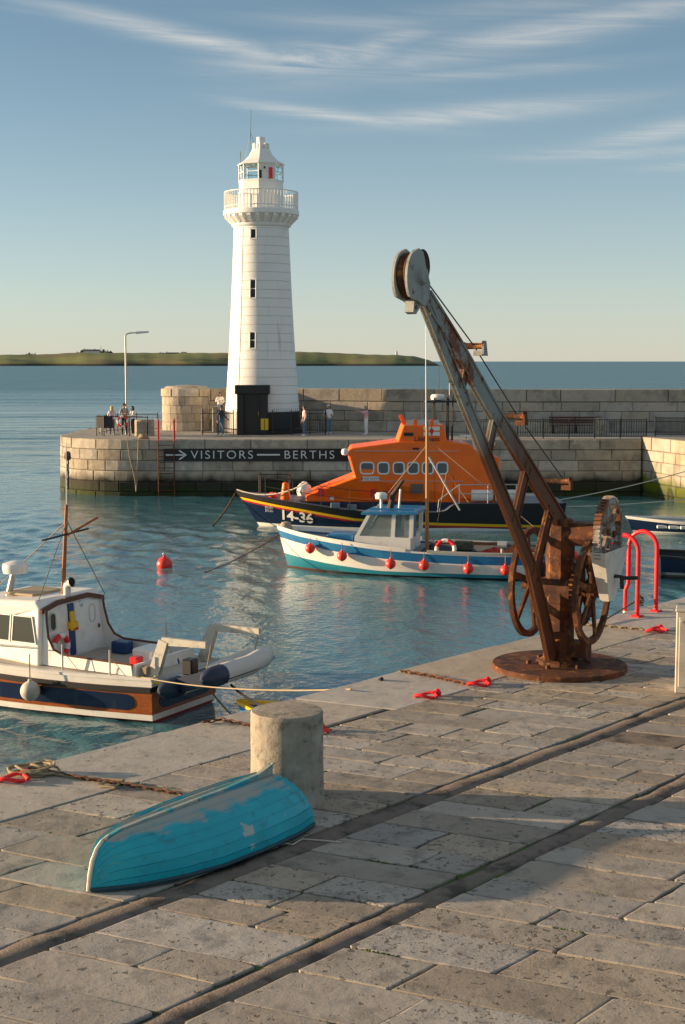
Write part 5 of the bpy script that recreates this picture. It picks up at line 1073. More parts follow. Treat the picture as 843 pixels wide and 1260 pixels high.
p = K.at(2.55, .5, .22); fender('pale grey ball fender hanging on the side of the motor boat', nbw(p[0], p[1], .72), .20, M('fender_grey', (.55, .52, .46), .6, layers=[((.4, .37, .32), 5, .45, .65)]), None, .55)
MB().cbox(.75, 1.25, -.55, .1, .90, 1.22, .04).build('engine_box', m_cab, NB)
MB().lathe([(.0, .0), (.2, .0), (.22, .05), (.2, .1), (.12, .11), (.1, .06)], 14, (1.6, .55, .90)).build('rope_coil', m_rope, NB, smooth=True)
MB().cbox(1.9, 2.3, -.85, -.55, .90, 1.16, .03).build('fish_crate', MATS['blue_stripe'], NB)
MB().cbox(.62, .82, .5, .75, .90, 1.2, .03).build('fuel_can', m_red, NB)
# inflatable dinghy across the stern on the davits
ND = thing('inflatable_dinghy', 'grey inflatable dinghy with navy tube ends slung on the stern davits', 'dinghy', nbw(-.8, 0, .98), R(151))
m_pvc = M('pvc_grey', (.60, .60, .57), .5); m_pvn = M('pvc_navy', (.012, .025, .06), .45)
def dz_(x, y): return -.10 - .33 * x + .10 * max(0, -y - .3)
path = [(.42, 1.0), (.42, .4), (.42, -.3), (.36, -.8), (.2, -1.15), (-.1, -1.32), (-.4, -1.15), (-.54, -.8), (-.58, -.3), (-.58, .4), (-.58, 1.0)]
P3 = [(x, y, dz_(x, y)) for x, y in path]
MB().tube(P3, .20, 14).build('tube', m_pvc, ND, smooth=True)
for x in (.42, -.58): MB().tube([(x, .72, dz_(x, 1)), (x, 1.0, dz_(x, 1)), (x, 1.18, dz_(x, 1)), (x, 1.34, dz_(x, 1)), (x, 1.38, dz_(x, 1))], [.206, .206, .17, .07, .03], 14).build('cone_end', m_pvn, ND, smooth=True)
MB().tube([(x * 1.27 + (.02 if x > 0 else -.02) * 0, y * 1.0 - (.17 if y < -1.1 else 0), z - .06) for x, y, z in P3], .035, 6).build('rub_strake', m_pvn, ND, smooth=True)
MB().add([(.42, 1.0, dz_(.42, 1) - .12), (-.58, 1.0, dz_(-.58, 1) - .12), (-.54, -.8, dz_(-.54, -.8) - .12), (-.1, -1.25, dz_(-.1, -1.2) - .12), (.36, -.8, dz_(.36, -.8) - .12)], [(0, 1, 2, 3, 4)]).build('floor', m_pvn, ND)
MB().add([(.42, .95, z_ + dz_(.42, 1)) for z_ in (-.15, .16)] + [(-.58, .95, z_ + dz_(-.58, 1)) for z_ in (.16, -.15)] + [(.42, .9, z_ + dz_(.42, 1)) for z_ in (-.15, .16)] + [(-.58, .9, z_ + dz_(-.58, 1)) for z_ in (.16, -.15)], [(0, 1, 2, 3), (7, 6, 5, 4), (0, 4, 5, 1), (1, 5, 6, 2), (2, 6, 7, 3), (3, 7, 4, 0)]).build('transom', m_pvn, ND)
MB().add([(.42, y, dz_(.42, y) + .17 + o) for y in (-.1, .15) for o in (0, .03)] + [(-.58, y, dz_(-.58, y) + .17 + o) for y in (-.1, .15) for o in (0, .03)], [(0, 1, 3, 2), (4, 6, 7, 5), (0, 4, 5, 1), (2, 3, 7, 6), (0, 2, 6, 4), (1, 5, 7, 3)]).build('seat', M('seat_grey', (.2, .25, .26), .6), ND)
for y in (.82, -.9): MB().tube([(-.42, y, .66), (-.3, y, .12)], .012, 5).build('lifting_line', m_rope, ND)
MB().cbox(.05, .3, .55, .8, .0, .32, .03).build('outboard_cover', m_black, ND)

# ------------------------------------------------------------------ small boats at right, buoys
def skiff(name, label, loc, rz, Ls, beam, fb, hullm, capm, inm, fenders=0, rows=None):
    t = thing(name, label, 'boat', loc, rz)
    Q = Hull([(0, -.05, beam * .38, beam * .44, fb, -.25), (Ls * .35, Ls * .35, beam * .44, beam * .5, fb * .93, -.3), (Ls * .7, Ls * .7, beam * .3, beam * .42, fb * 1.05, -.3), (Ls * .95, Ls, .02, .05, fb * 1.3, -.2)])
    Q.shell(rows[0] if rows else [(0, 0), (.05, 0), (lambda x, zd: zd, 0)], rows[1] if rows else [hullm], t)
    Q.strip(lambda x, zd: zd - .03, lambda x, zd: zd + .04, .04, capm, t, 'gunwale', thick=.08); Q.deck(fb * .6, .03, inm, t, 'sole')
    Q.strip(lambda x, zd: zd * .42, lambda x, zd: zd - .03, -.03, inm, t, 'inner_side', thick=.03)
    for f in (.3, .6): x = Ls * f; y = Q.at(x, fb * .7)[1] - .05; MB().box(x - .12, x + .12, -y, y, fb * .66, fb * .71).build('thwart', inm, t)
    for i in range(fenders):
        x = .6 + i * (Ls * .8 - .6) / max(fenders - 1, 1)
        for sd in (1, -1):
            p = Q.at(x, fb * .62, .05); MB().cbox(x - .22, x + .22, min(sd * (p[1] - .05), sd * (p[1] + .05)), max(sd * (p[1] - .05), sd * (p[1] + .05)), fb * .55, fb * .8, .03).build('fender_pad', m_gel, t)
    return t
skiff('open_boat', 'open boat with navy side, white gunwale and row of white pads at right', (18.6, 59.2, WZ), R(178), 6.9, 2.3, .55, m_navy, m_gel, M('pale_inside', (.55, .55, .52), .6), 12, ([(0, 1), (.1, 1), (.16, 0), (lambda x, zd: zd - .08, 1), (lambda x, zd: zd, 1)], [m_navy, m_gel]))
skiff('dark_boat', 'dark navy boat with pale patch behind the red hoops at right', (10.6, 47.9, WZ), R(-8), 5.2, 2.0, .72, m_navy, m_black, M('dark_inside', (.03, .04, .05), .6), 0, ([(0, 1), (.12, 1), (.2, 0), (lambda x, zd: zd, 0)], [m_navy, M('weathered_grey', (.35, .36, .33), .8, layers=[((.04, .05, .06), .9, .45, .55)])]))
xb, yb = onz(296, 872, -2.62)
skiff('rowing_boat', 'blue rowing boat with yellow gunwale peeping over the quay edge', (xb + 2.55, yb - .95, WZ), R(160), 2.75, 1.2, .40, M('row_blue', (.02, .2, .5), .4), m_yel, M('row_blue', (.02, .2, .5), .4))
xb, yb = onz(202.5, 698, WZ); t = thing('mooring_buoy', 'round red mooring buoy floating in the harbour', 'buoy', (xb, yb, WZ + .10))
MB().lathe([(0, -.26)] + [(.27 * math.sin(R(a)), -.27 * math.cos(R(a))) for a in range(15, 166, 15)] + [(.05, .28), (.05, .33), (0, .34)], 20).build('ball', m_fend, t, smooth=True); ring_mesh(.05, .014, 12, 5, T=lambda x, y, z: (x, y, z + .36)).build('eye', m_steel, t)
# ------------------------------------------------------------------ lines
def line(name, label, pts, r, mat, cat='rope'): return tag(MB().tube(pts, r, 6).build(name, mat, smooth=True), label, cat)
m_prope = MATS['pale_rope']
line('mooring_line', 'upper pale mooring line from the lifeboat stern to the pier wall at right', sag(lbw(.1, 1.6, 1.25), (19.4, 66, .35), .25, 14), .022, m_prope)
line('mooring_line', 'lower pale mooring line sagging across the water at right', sag(lbw(.1, 2.0, 1.0), (20.4, 61.5, -.9), .25, 14), .022, m_prope)
line('anchor_chain', 'rusty chain from the lifeboat bow down to the water', sag(lbw(13.95, 0, 1.4), (lbw(13.95, 0, 0)[0] - 1.1, 62.2, WZ - .1), .15), .035, m_rust, 'chain')
line('anchor_rope', 'rusty brown rope from the fishing boat bow down to the water', sag(fbw(9.72, 0, 1.15), (fbw(9.7, 0, 0)[0] - 2.9, 48.2, WZ - .1), .15), .018, m_rust)
ex, ey = onz(432, 851)
line('mooring_line', 'tan mooring line from the motor boat stern to the quay', sag(nbw(.2, 1.15, .93), (ex, ey, .03), .10, 16), .011, m_rope)
line('mooring_line', 'yellow line along the motor boat stern', sag(nbw(.3, 1.2, .94), nbw(-.55, .95, .80), .04, 8), .022, m_yel)
line('mooring_line', 'dark mooring line from the dinghy down to the quay', sag(nbw(-1.2, .1, .72), onz(470, 838) + (.03,), .5, 16), .025, m_black)
line('mooring_line', 'frayed tan rope hanging from the transom of the motor boat', sag(nbw(-.07, -.35, .80), nbw(-1.2, -.2, -.1), .08, 8), .018, m_rope)
# ================================================================== CRANE
CB = onz(688, 822); CAZ = R(-151.4)
CR = thing('hand_crane', 'rusty old hand winch crane with grey jib standing on the quay', 'crane', (*CB, 0), math.pi / 2 - CAZ)
def S0(s, z, v): return (s, v, z)                # jib plane: s along the jib (towards us and left), z up, v to the right
def remap(s, z):                                  # profile traced on a plane at -18.5 degrees -> the crane's own plane
    a = R(-18.5); X, Y = CB[0] + math.sin(a) * s, CB[1] + math.cos(a) * s; d = (X, Y, z - EYE); u = (math.sin(CAZ), math.cos(CAZ))
    det = -d[0] * u[1] + u[0] * d[1]; t = (-CB[0] * u[1] + u[0] * CB[1]) / det
    return ((d[0] * t - CB[0]) * u[0] + (d[1] * t - CB[1]) * u[1], EYE + d[2] * t)
def S(s, z, v): s, z = remap(s, z); return S0(s, z, v)
m_cr = M('crane_rust', (.125, .042, .016), .8, layers=[((.05, .021, .012), 4, .42, .6), ((.30, .13, .035), 7, .55, .68), ((.36, .30, .24), 2.2, .64, .70)], bump=((.5, 25, .02), (.5, 90, .008)), spec=.35)
m_cj = M('crane_jib_paint', (.26, .275, .26), .65, layers=[((.17, .06, .025), 1.7, .56, .62), ((.09, .035, .02), 5, .58, .66), ((.30, .27, .22), 9, .55, .7)], bump=(.4, 40, .012), spec=.35, zlayers=[((.12, .042, .017), 3.0, 3.6, 1.6)])
m_ch = M('crane_head_paint', (.33, .345, .33), .6, layers=[((.16, .07, .03), 4, .60, .68), ((.25, .255, .24), 3, .5, .65), ((.10, .05, .03), 11, .64, .70)], bump=(.35, 40, .012))
def girder(name, lo, hi, mat, fl=.10, web=.018, ft=.03, keep=0, raw=False):
    """lo / hi: lists of (s, z) along the two edges; web plus flanges"""
    S = S0 if raw else globals()["S"]
    if keep > 0: hi = [(a[0] + (b[0] - a[0]) * keep, a[1] + (b[1] - a[1]) * keep) for a, b in zip(lo, hi)]
    elif keep < 0: lo = [(b[0] + (a[0] - b[0]) * -keep, b[1] + (a[1] - b[1]) * -keep) for a, b in zip(lo, hi)]
    n = len(lo); w_ = MB().prism(lo + hi[::-1], -web, web, S)
    for ln, sg in ((lo, 1), (hi, -1)):
        vs = []
        for i, p in enumerate(ln):
            a, b = Vector(ln[max(i - 1, 0)]), Vector(ln[min(i + 1, n - 1)]); d = (b - a).normalized(); nn = Vector((-d.y, d.x)) * sg
            o = (Vector(lo[i]) + Vector(hi[i])) / 2 - Vector(p)
            if nn.dot(o) < 0: nn = -nn
            q = Vector(p) + nn * ft; vs += [S(p[0], p[1], -fl), S(p[0], p[1], fl), S(q.x, q.y, fl), S(q.x, q.y, -fl)]
        w_.add(vs, [(i * 4 + j, (i + 1) * 4 + j, (i + 1) * 4 + (j + 1) % 4, i * 4 + (j + 1) % 4) for i in range(n - 1) for j in range(4)] + [(0, 1, 2, 3), tuple(4 * n - 4 + k for k in range(4))])
    return w_.build(name, mat, CR)
PL = MB().lathe([(0, -.02), (.90, -.02), (.905, .05), (.89, .07), (0, .075)], 56).build('base_plate', m_cr, CR, smooth=True)
def pxs(x, y):                                    # pixel -> (s, z) on the crane's own vertical plane
    d = ray(x, y); u = (math.sin(CAZ), math.cos(CAZ)); det = -d[0] * u[1] + u[0] * d[1]; t = (-CB[0] * u[1] + u[0] * CB[1]) / det
    return ((d[0] * t - CB[0]) * u[0] + (d[1] * t - CB[1]) * u[1], EYE + d[2] * t)
SL = [(671, 813), (660, 762), (645, 699), (604, 596), (561, 490), (530, 412), (510, 362)]
girder('strut', [pxs(x + 2.5, y) for x, y in SL], [pxs(x + 15, y) for x, y in SL], m_cj, .030, raw=True)
CL = [(531, 357), (570, 420), (615, 500), (651, 558), (686, 616), (703, 644)]
girder('jib_chord', [pxs(x - 19, y + 3) for x, y in CL], [pxs(x - 3, y) for x, y in CL], m_cj, .032, raw=True)
MB().prism([pxs(516, 365), pxs(533, 370), pxs(566, 425), pxs(551, 428)], -.02, .02, S0).build('head_web', m_cj, CR)
def brace(name, a, b, wd, mat):
    a, b = pxs(*a), pxs(*b); d = Vector((b[0] - a[0], b[1] - a[1])).normalized(); n = Vector((-d.y, d.x)) * wd / 2
    return girder(name, [(a[0] - n.x, a[1] - n.y), (b[0] - n.x, b[1] - n.y)], [(a[0] + n.x, a[1] + n.y), (b[0] + n.x, b[1] + n.y)], mat, .028, .012, .018, raw=True)
brace('brace', (574, 444), (567, 480), .14, m_cj); brace('brace', (609, 512), (600, 556), .16, m_cj); brace('brace', (649, 572), (632, 645), .19, m_cj); brace('brace', (677, 626), (656, 712), .21, m_cr)
# post
MB().lathe([(.30, .07), (.30, .12), (.205, .16), (.195, .9), (.205, .92), (.205, .98), (.195, 1.0), (.19, 1.9), (.16, 2.02)], 8, (.03, 0, 0), phase=R(22.5)).build('post', m_cr, CR)
for a in range(0, 360, 60): o_ = MB().lathe([(.035, .07), (.035, .115), (0, .12)], 6, (.03 + .40 * math.cos(R(a)), .40 * math.sin(R(a)), 0)).build('bolt', m_cr, CR)
MB().cbox(-.45, .0, .12, .26, .075, .24, .03).build('foot_block', m_cr, CR)
# head: cheek plates and sheaves
ck = [(5.40 + (a_ - 5.40) * .95 + .10, 5.45 + (b_ - 5.45) * .97) for a_, b_ in [(4.95, 5.10), (5.15, 4.98), (5.45, 5.08)] + arc(5.62, 5.52, .44, -50, 75, 9) + [(5.45, 5.98), (5.25, 5.90), (5.10, 5.62), (4.92, 5.36)]]
for v in (-.075, .075): MB().prism(ck, v - .014, v + .014, S).build('cheek_plate', m_ch, CR)
hs_, hz_ = remap(5.58, 5.52)
MB().lathe([(.06, -.05), (.06, .05), (.20, .045), (.23, .05), (.235, .035), (.21, 0), (.235, -.035), (.23, -.05), (.20, -.045), (.06, -.05)], 30, T=lambda x, y, z: S0(hs_ + x, hz_ + y, z)).build('sheave', m_cr, CR, smooth=True)
h2s, h2z = remap(5.20, 5.66)
MB().lathe([(.03, -.045), (.03, .045), (.15, .04), (.17, .045), (.15, 0), (.17, -.045), (.15, -.04), (.03, -.045)], 24, T=lambda x, y, z: S0(h2s + x, h2z + y, z)).build('sheave', m_cr, CR, smooth=True)
for v0, v1, r0, r1 in ((-.13, -.09, .06, .08), (.09, .13, .10, .08)): MB().lathe([(r0, v0), (r1, v1)], 16, T=lambda x, y, z: S0(hs_ - .08 + x, hz_ + y, z)).build('axle_boss', m_ch, CR, smooth=True)
MB().prism([(5.42, 5.10), (5.62, 5.12), (5.66, 4.92), (5.52, 4.88), (5.36, 4.98)], -.05, .05, S).build('head_lug', m_ch, CR)
MB().lathe([(.025, -.055), (.025, .055)], 10, T=lambda x, y, z: S0(remap(5.53, 4.99)[0] + x, remap(5.53, 4.99)[1] + y, z)).build('lug_pin', m_black, CR)
# guide rollers across the chord
for s0_, z0_, mt_, va in ((2.80, 4.30, m_cj, -.10), (1.36, 3.22, m_cr, -.24), (-.10, 2.42, m_cr, -.22)):
    s, z = pxs(*{2.80: (580, 428), 1.36: (631, 514), -.10: (688, 594)}[round(s0_, 2)])
    a = MB().tube([S0(s, z + .02, va), S0(s, z + .02, va + .04), S0(s, z + .02, .06), S0(s, z + .02, .13), S0(s, z + .03, .16)], [.05, .036, .036, .036, .055], 12).build('guide_roller', m_cr, CR, smooth=True)
    MB().prism([(s - .07, z - .09), (s + .05, z - .09), (s + .05, z + .04), (s - .02, z + .08)], .15, .175, S0).build('roller_bracket', mt_, a)
    MB().prism([(s - .06, z - .09), (s + .04, z - .09), (s + .03, z - .03), (s - .05, z - .03)], .04, .15, S0).build('bracket_bar', mt_, a)
# winding gear
def wheel(name, s, z, v, r, rim, wid, spokes, mat, teeth=0, hub=.11):
    T = lambda x, y, q: S0(s + x, z + y, v + q)
    o = MB().lathe([(r - rim, -wid), (r, -wid), (r, wid), (r - rim, wid), (r - rim, -wid)], 44, T=T).build(name, mat, CR, smooth=True)
    MB().lathe([(0, -wid * 1.6), (hub, -wid * 1.6), (hub, wid * 1.6), (0, wid * 1.6)], 16, T=T).build('hub', mat, o, smooth=True)
    for i in range(spokes):
        a = 2 * math.pi * i / spokes + .3; d = Vector((math.cos(a), math.sin(a))); n = Vector((-d.y, d.x))
        P = [d * hub * .8 + n * .05, d * (r - rim * .5) + n * .03, d * (r - rim * .5) - n * .03, d * hub * .8 - n * .05]
        MB().prism([tuple(p) for p in P], -wid * .5, wid * .5, T).build('spoke', mat, o)
    if teeth:
        mb = MB()
        for i in range(teeth):
            a = 2 * math.pi * i / teeth; c0, c1 = Vector((math.cos(a), math.sin(a))), Vector((-math.sin(a), math.cos(a))); h = math.pi * r / teeth * .5
            mb.prism([tuple(c0 * (r - .005) + c1 * h), tuple(c0 * (r + .03) + c1 * h * .6), tuple(c0 * (r + .03) - c1 * h * .6), tuple(c0 * (r - .005) - c1 * h)], -wid, wid, T)
        o2 = mb.build('teeth', mat, o); o2['kind'] = 'stuff'
    return o
m_cg = M('gear_paint', (.34, .33, .30), .65, layers=[((.16, .06, .025), 4, .44, .56)], bump=(.4, 40, .01))
wheel('hand_wheel', .05, 1.09, .46, .71, .085, .032, 6, m_cr); wheel('hand_wheel', .05, 1.15, -.40, .74, .085, .032, 6, m_cr)
wheel('gear_wheel', .05, 1.09, .33, .44, .10, .04, 5, m_cr, 44); wheel('gear_wheel', .05, 1.86, .66, .47, .07, .045, 6, m_cg, 52)
MB().tube([S0(.05, 1.09, -.52), S0(.05, 1.09, .62)], .045, 10).build('axle', m_cr, CR); MB().tube([S0(.05, 1.86, -.2), S0(.05, 1.86, .76)], .045, 10).build('axle', m_cr, CR)
MB().prism([(-.10, 1.98), (.14, 1.98), (.17, 1.78), (.10, 1.68), (-.12, 1.72)], .1, .58, S0).build('bearing_arm', m_cr, CR)
MB().prism([(-.08, .40), (.14, .40), (.14, .20), (-.08, .16)], .1, .42, S0).build('bearing_arm', m_cr, CR)
for v0, v1 in ((.2, .27), (-.33, -.24)): MB().prism([(-.08, .75), (.15, .75), (.15, 1.42), (-.08, 1.42)], v0, v1, S0).build('side_frame', m_cr, CR)
MB().tube([S0(.05, 1.09, -.24), S0(.05, 1.09, .2)], .17, 16).build('drum', m_cr, CR, smooth=True)
# white gear guard over the lower half of the upper gear
gv = [S0(.50, 1.66, .57), S0(.50, 1.66, .77), S0(-.50, 1.66, .77), S0(-.50, 1.66, .57), S0(.14, .98, .60), S0(.14, .98, .72), S0(-.12, .98, .72), S0(-.12, .98, .60)]
MB().add(gv, [(0, 1, 5, 4), (1, 2, 6, 5), (2, 3, 7, 6), (3, 0, 4, 7), (4, 5, 6, 7)]).build('gear_guard', M('guard_white', (.62, .61, .57), .6, layers=[((.5, .48, .43), 4, .5, .7), ((.25, .12, .06), 6, .68, .73)]), CR)
MB().tube([S0(.0, 1.3, .72), S0(-.0, 1.3, .84), S0(-.0, 1.14, .85)], .03, 8).build('crank_arm', m_iron, CR); MB().tube([S0(.0, 1.28, .82), S0(.0, 1.30, 1.06)], .026, 8).build('crank_handle', m_iron, CR)
MB().tube([S0(*pxs(519, 338), .0), S0(*pxs(532, 360), .03), S0(*pxs(580, 426), .035), S0(*pxs(632, 510), .04), S0(*pxs(690, 590), .04)], .008, 6).build('cable', m_iron, CR)
MB().tube([S(4.9, 5.12, .06), S(4.95, 4.86, .07), S(5.2, 4.80, .07), S(5.35, 4.98, .07)], .007, 5).build('tie_rope', m_rope, CR)

# ================================================================== UPTURNED DINGHY
bx, by = onz(110, 1099); sx_, sy_ = onz(384, 1015)
bow = Vector((bx, by)); axd = R(55.0)
TD = thing('upturned_dinghy', 'turquoise clinker dinghy lying upside down beside the stone bollard', 'dinghy', (bx, by, 0), axd)
m_tq = M('turquoise_paint', (.005, .38, .47), .45, layers=[((.01, .45, .53), 2.2, .45, .7), ((.02, .25, .30), 7, .55, .70), ((.42, .46, .41), 4.0, .655, .685), ((.30, .32, .28), 22, .69, .72)], bump=(.15, 30, .01), zlayers=[((.34, .37, .33), .40, .365, .22, 4.5)])
m_tqw = M('turquoise_worn', (.04, .33, .40), .6, layers=[((.38, .39, .34), 3.2, .44, .56), ((.16, .10, .06), 9, .60, .68)], bump=(.2, 30, .01))
LT = 2.30
def th(x): return np.interp(x, [0, .03, .07, .14, .25, .4, 1.2, 1.9, LT], [.02, .20, .295, .365, .40, .41, .41, .405, .40])
def tb(x): return np.interp(x, [0, .06, .15, .3, .6, 1.0, 1.5, 2.0, LT], [.012, .06, .15, .27, .43, .54, .58, .55, .47])
def tz(x): return np.interp(x, [0, .5, 1.3, 2.0, LT], [0.005, .02, .03, .02, .005])        # sheer: rests on bow and stern
NS = 8; xs = [0, .02, .05, .09, .14, .2, .28, .38, .5, .65, .8, 1.0, 1.2, 1.4, 1.6, 1.8, 2.0, 2.2, LT]
def tsec(x, f):
    h, b, z0 = th(x), tb(x), tz(x); a = f * math.pi / 2
    return (b * math.sin(a) ** 1.12, z0 + (h - z0) * math.cos(a) ** .92)
for k in range(NS):
    mb = MB()
    for sd in (1, -1):
        vs = []
        for x in xs:
            y0, z0 = tsec(x, k / NS); y1, z1 = tsec(x, (k + 1) / NS); lap = .022 * min(1, x / .3)
            n = Vector((z0 - z1, y1 - y0)); n = n.normalized() if n.length > 1e-6 else Vector((0, 1)); lx, lz = n.x * lap, n.y * lap
            lx, lz = (lx, lz) if k else (0, 0); vs += [(x, sd * (y0 - .003), z0 - .003), (x, sd * (y0 + lx), max(z0 + lz, .002)), (x, sd * y1, max(z1, .0))]
        mb.add(vs, [(i * 3 + j, (i + 1) * 3 + j, (i + 1) * 3 + j + 1, i * 3 + j + 1) for i in range(len(xs) - 1) for j in (0, 1)])
    mb.build('strake', m_tq, TD, smooth=True, angle=30)
P = [tsec(LT, f / 16) for f in range(17)]; poly = [(y, z) for y, z in P] + [(-y, z) for y, z in P[::-1][:-1]][0:-1] if False else [(y, z) for y, z in P] + [(-y, z) for y, z in reversed(P[1:])]
MB().prism(poly, LT - .012, LT + .018, lambda p, q, a: (a, p, q)).build('transom', m_tq, TD)
kp = [(x, th(x)) for x in (.2, .34, .6, 1.2, 1.7, 2.1, LT)]
MB().prism([(x, z - .01) for x, z in kp] + [(LT, th(LT) + .10), (2.33, th(2.33) + .10), (2.1, th(2.1) + .045), (1.7, th(1.7) + .025), (1.2, th(1.2) + .022), (.6, th(.6) + .02), (.34, th(.34) + .02), (.2, th(.2) + .015)], -.018, .018, lambda p, q, a: (p, a, q)).build('keel', m_tqw, TD)
MB().tube([(x - .012, 0, th(x)) for x in (0.0, .02, .05, .10, .16, .24)], [.016, .018, .018, .018, .017, .014], 8).build('stem_band', M('stem_white', (.70, .62, .50), .6, layers=[((.35, .17, .06), 9, .55, .65)]), TD, smooth=True)
for sd in (1, -1): MB().tube([(x, sd * (tb(x) + .006), tz(x) + .022) for x in xs], .018, 6).build('gunwale', M('gunwale_dark', (.02, .06, .08), .7), TD, smooth=True)

# ================================================================== QUAY FURNITURE
def hoop(label, px, py):
    x, y = onz(px, py); t = thing('ladder_hoop', label, 'handrail', (x, y, 0), math.atan2(-NV.y, -NV.x), 'red ladder hoops'); r = .26
    P = [(0, 0, .03), (0, 0, 1.05)] + [(r - r * math.cos(R(a)), 0, 1.05 + r * math.sin(R(a))) for a in range(15, 180, 15)] + [(2 * r, 0, 1.05), (2 * r, 0, .42), (2 * r + .05, 0, .30), (2 * r + .05, 0, -.05)]
    MB().tube(P, .036, 10).build('tube', M('hoop_red', (.80, .015, .02), .35), t, smooth=True)
    MB().tube([(2 * r + .05, 0, -.05), (2 * r + .05, 0, -.5)], .037, 10).build('tube_foot', m_gel, t, smooth=True)
    MB().cbox(-.08, .08, -.08, .08, 0, .03, .008).build('flange', MATS['hoop_red'], t); return t
hoop('nearer red tubular hoop handrail over the quay ladder', 784, 759); hoop('farther red tubular hoop handrail over the quay ladder', 807, 752.5)
def chain(label, P, r=.03, mat=None, name='chain'):
    pts = [Vector(p) for p in P]; tot = sum((b - a).length for a, b in zip(pts, pts[1:])); n = max(3, int(tot / (r * 2.6))); mb = MB(); rr = random.Random(len(label))
    L_ = [0.]
    for a, b in zip(pts, pts[1:]): L_.append(L_[-1] + (b - a).length)
    for i in range(n):
        u = tot * (i + .5) / n; j = max(k for k in range(len(L_) - 1) if L_[k] <= u); f = (u - L_[j]) / (L_[j + 1] - L_[j]); c = pts[j].lerp(pts[j + 1], f); d = (pts[j + 1] - pts[j]).normalized()
        sd = d.cross(Vector((0, 0, 1))).normalized(); up_ = Vector((0, 0, 1)) if i % 2 else sd; up_ = (up_ * .8 + (sd if i % 2 else Vector((0, 0, 1))) * .5).normalized()
        mb.tube([c + d * (r * 1.9 * math.cos(R(a))) + up_ * (r * math.sin(R(a))) + Vector((0, 0, r * .55)) for a in range(0, 360, 45)], r * .33, 5, closed=True)
    return tag(mb.build(name, mat or m_rust, smooth=True), label, 'chain')
def g3(px, py, z=.012): return (*onz(px, py), z)
def shackle(label, px, py, rz, sc=1.):
    x, y = onz(px, py); t = thing('shackle', label, 'shackle', (x, y, .0), rz, 'red painted shackles on the quay')
    MB().tube([(math.cos(R(a)) * .13 * sc, math.sin(R(a)) * .085 * sc, .035 * sc + .02 * math.sin(R(a * 2))) for a in range(35, 330, 20)], .020 * sc, 8).build('bow', m_red, t, smooth=True)
    MB().tube([(.12 * sc, -.12 * sc, .04 * sc), (.12 * sc, .12 * sc, .05 * sc)], .018 * sc, 8).build('pin', m_red, t); MB().lathe([(0, -.01), (.045, 0), (.05, .05), (.02, .09), (0, .09)], 10, (.16 * sc, .10 * sc, 0)).build('pin_head', m_red, t, smooth=True); return t
shackle('red shackle with the rope pile at the quay edge far left', 15, 962, .5, 1.05)
shackle('red shackle nearest the bollard, lying alone on the paving', 524, 859, .1, 1.0); shackle('red shackle at the end of the chain left of the crane', 588, 844, .2, 1.0); shackle('red shackle at the end of the chain right of the crane', 806, 778, .4, 1.1); shackle('red shackle half hidden behind the stone bollard', 398, 902, 1.2, .6)
chain('rusty chain running along the rope at the left quay edge', [g3(55, 952), g3(100, 960), g3(160, 969), g3(222, 980)], .026)
chain('rusty chain on the coping behind the stone bollard', [g3(250, 891), g3(275, 888), g3(312, 896)], .026)
chain('rusty chain leading to a red shackle left of the crane', [g3(494, 828), g3(530, 834), g3(575, 844)], .028)
chain('grey chain leading from the crane to a red shackle at right', [g3(712, 770), g3(745, 772), g3(790, 776)], .03, M('chain_grey', (.25, .19, .13), .7))
mb = MB(); rr = random.Random(11); c = g3(48, 953)
for i in range(8): ox, oy, ro = rr.gauss(0, .07), rr.gauss(0, .05), rr.uniform(.09, .2); mb.tube([(c[0] + ox + ro * math.cos(a * .45 + i) + rr.gauss(0, .008), c[1] + oy + ro * .8 * math.sin(a * .45 + i) + rr.gauss(0, .008), .016 + .011 * i + .01 * math.sin(a + i)) for a in range(15)], .013, 6)
tag(mb.build('rope_pile', m_rope, smooth=True), 'tan pile of rope by the red shackle at the left quay edge', 'rope')
line('quay_rope', 'tan rope laid from the rope pile towards the dinghy', [g3(60, 954, .03), g3(90, 958, .02), g3(130, 962, .02), g3(152, 964, .03), g3(140, 972, .02), g3(122, 969, .02), g3(132, 964, .03)], .018, m_rope)
line('thin_cord', 'thin pale cord lying on the paving by the dinghy stern', [g3(346, 1038), g3(360, 1041), g3(372, 1034), g3(400, 1036), g3(420, 1038)], .006, m_prope)
for a in (0,): pass
mb = MB(); c = onz(786, 752)
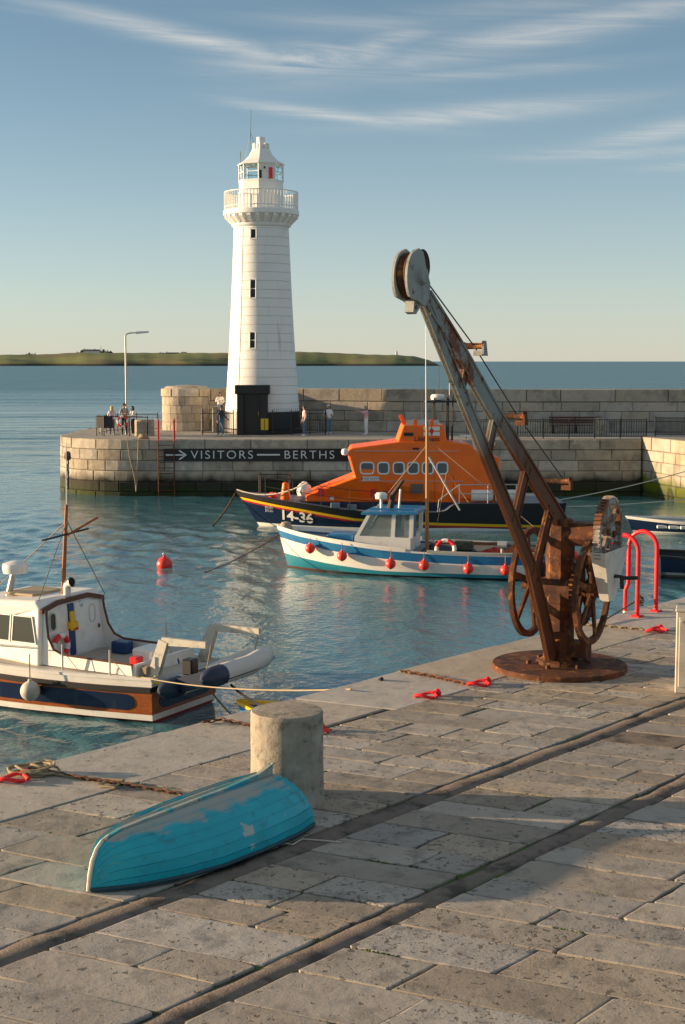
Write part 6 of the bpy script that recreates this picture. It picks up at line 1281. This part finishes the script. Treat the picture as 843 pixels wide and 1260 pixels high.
for i in range(5): mb.tube([(c[0] + .07 * math.cos(R(q)) + rr.gauss(0, .008), c[1] + .07 * math.sin(R(q)) + rr.gauss(0, .008), .12 + .03 * i + .02 * math.sin(R(q * 2 + i * 70))) for q in range(0, 360, 40)], .011, 5, closed=True)
tag(mb.build('knotted_rope', M('dirty_rope', (.10, .08, .05), .9), smooth=True), 'dark rope knotted round the foot of the nearer red hoop', 'rope')
line('quay_line', 'dark line from the red hoop to the edge behind the crane', [(c[0], c[1], .2), g3(752, 762, .05), g3(735, 770, .02)], .012, MATS['dirty_rope'])
x, y = onz(830, 853); t = thing('service_cabinet', 'pale metal service cabinet cut off by the right edge', 'cabinet', (x, y, 0), R(-15)); m_cabn = M('cabinet_grey', (.50, .46, .38), .5, layers=[((.42, .38, .31), 3, .5, .65)])
MB().cbox(0, .75, 0, .45, .0, 1.02, .012).build('body', m_cabn, t); MB().cbox(-.01, .76, -.01, .46, 1.021, 1.06, .01).build('lid', m_cabn, t)
d_ = MB().cbox(.04, .71, -.018, -.001, .08, .96, .006).build('door', m_cabn, t); MB().lathe([(0, 0), (.02, 0), (.02, .02), (0, .02)], 10, T=lambda a, b, c_: (.08 + a, -.018 - c_, .90 + b)).build('lock', m_steel, d_)
import math
F=1780.;CX=421.5;CY=630.;H=4.1
pitch=math.atan((CY-444.5)/F)
def ray(x,y):
    a=(x-CX)/F; b=(CY-y)/F
    c,s=math.cos(pitch),math.sin(pitch)
    return (a, c+b*s, -s+b*c)
def onz(x,y,z=0.):
    d=ray(x,y); t=(z-H)/d[2]; return (d[0]*t,d[1]*t)
def atY(x,y,Y):
    d=ray(x,y); t=Y/d[1]; return (d[0]*t,H+d[2]*t)
def plane(x,y,o,u):
    # vertical plane thru o=(ox,oy) along u ; returns s,z
    d=ray(x,y); # d*t = o + u*s
    det=d[0]*(-u[1])+u[0]*d[1]
    t=(o[0]*(-u[1])+u[0]*o[1])/det
    X=d[0]*t;Y=d[1]*t
    return ((X-o[0])*u[0]+(Y-o[1])*u[1],H+d[2]*t)
def proj(X,Y,Z):
    c,s=math.cos(pitch),math.sin(pitch)
    z=Z-H; dep=Y*c-z*s; up=Y*s+z*c
    return (CX+F*X/dep, CY-F*up/dep)
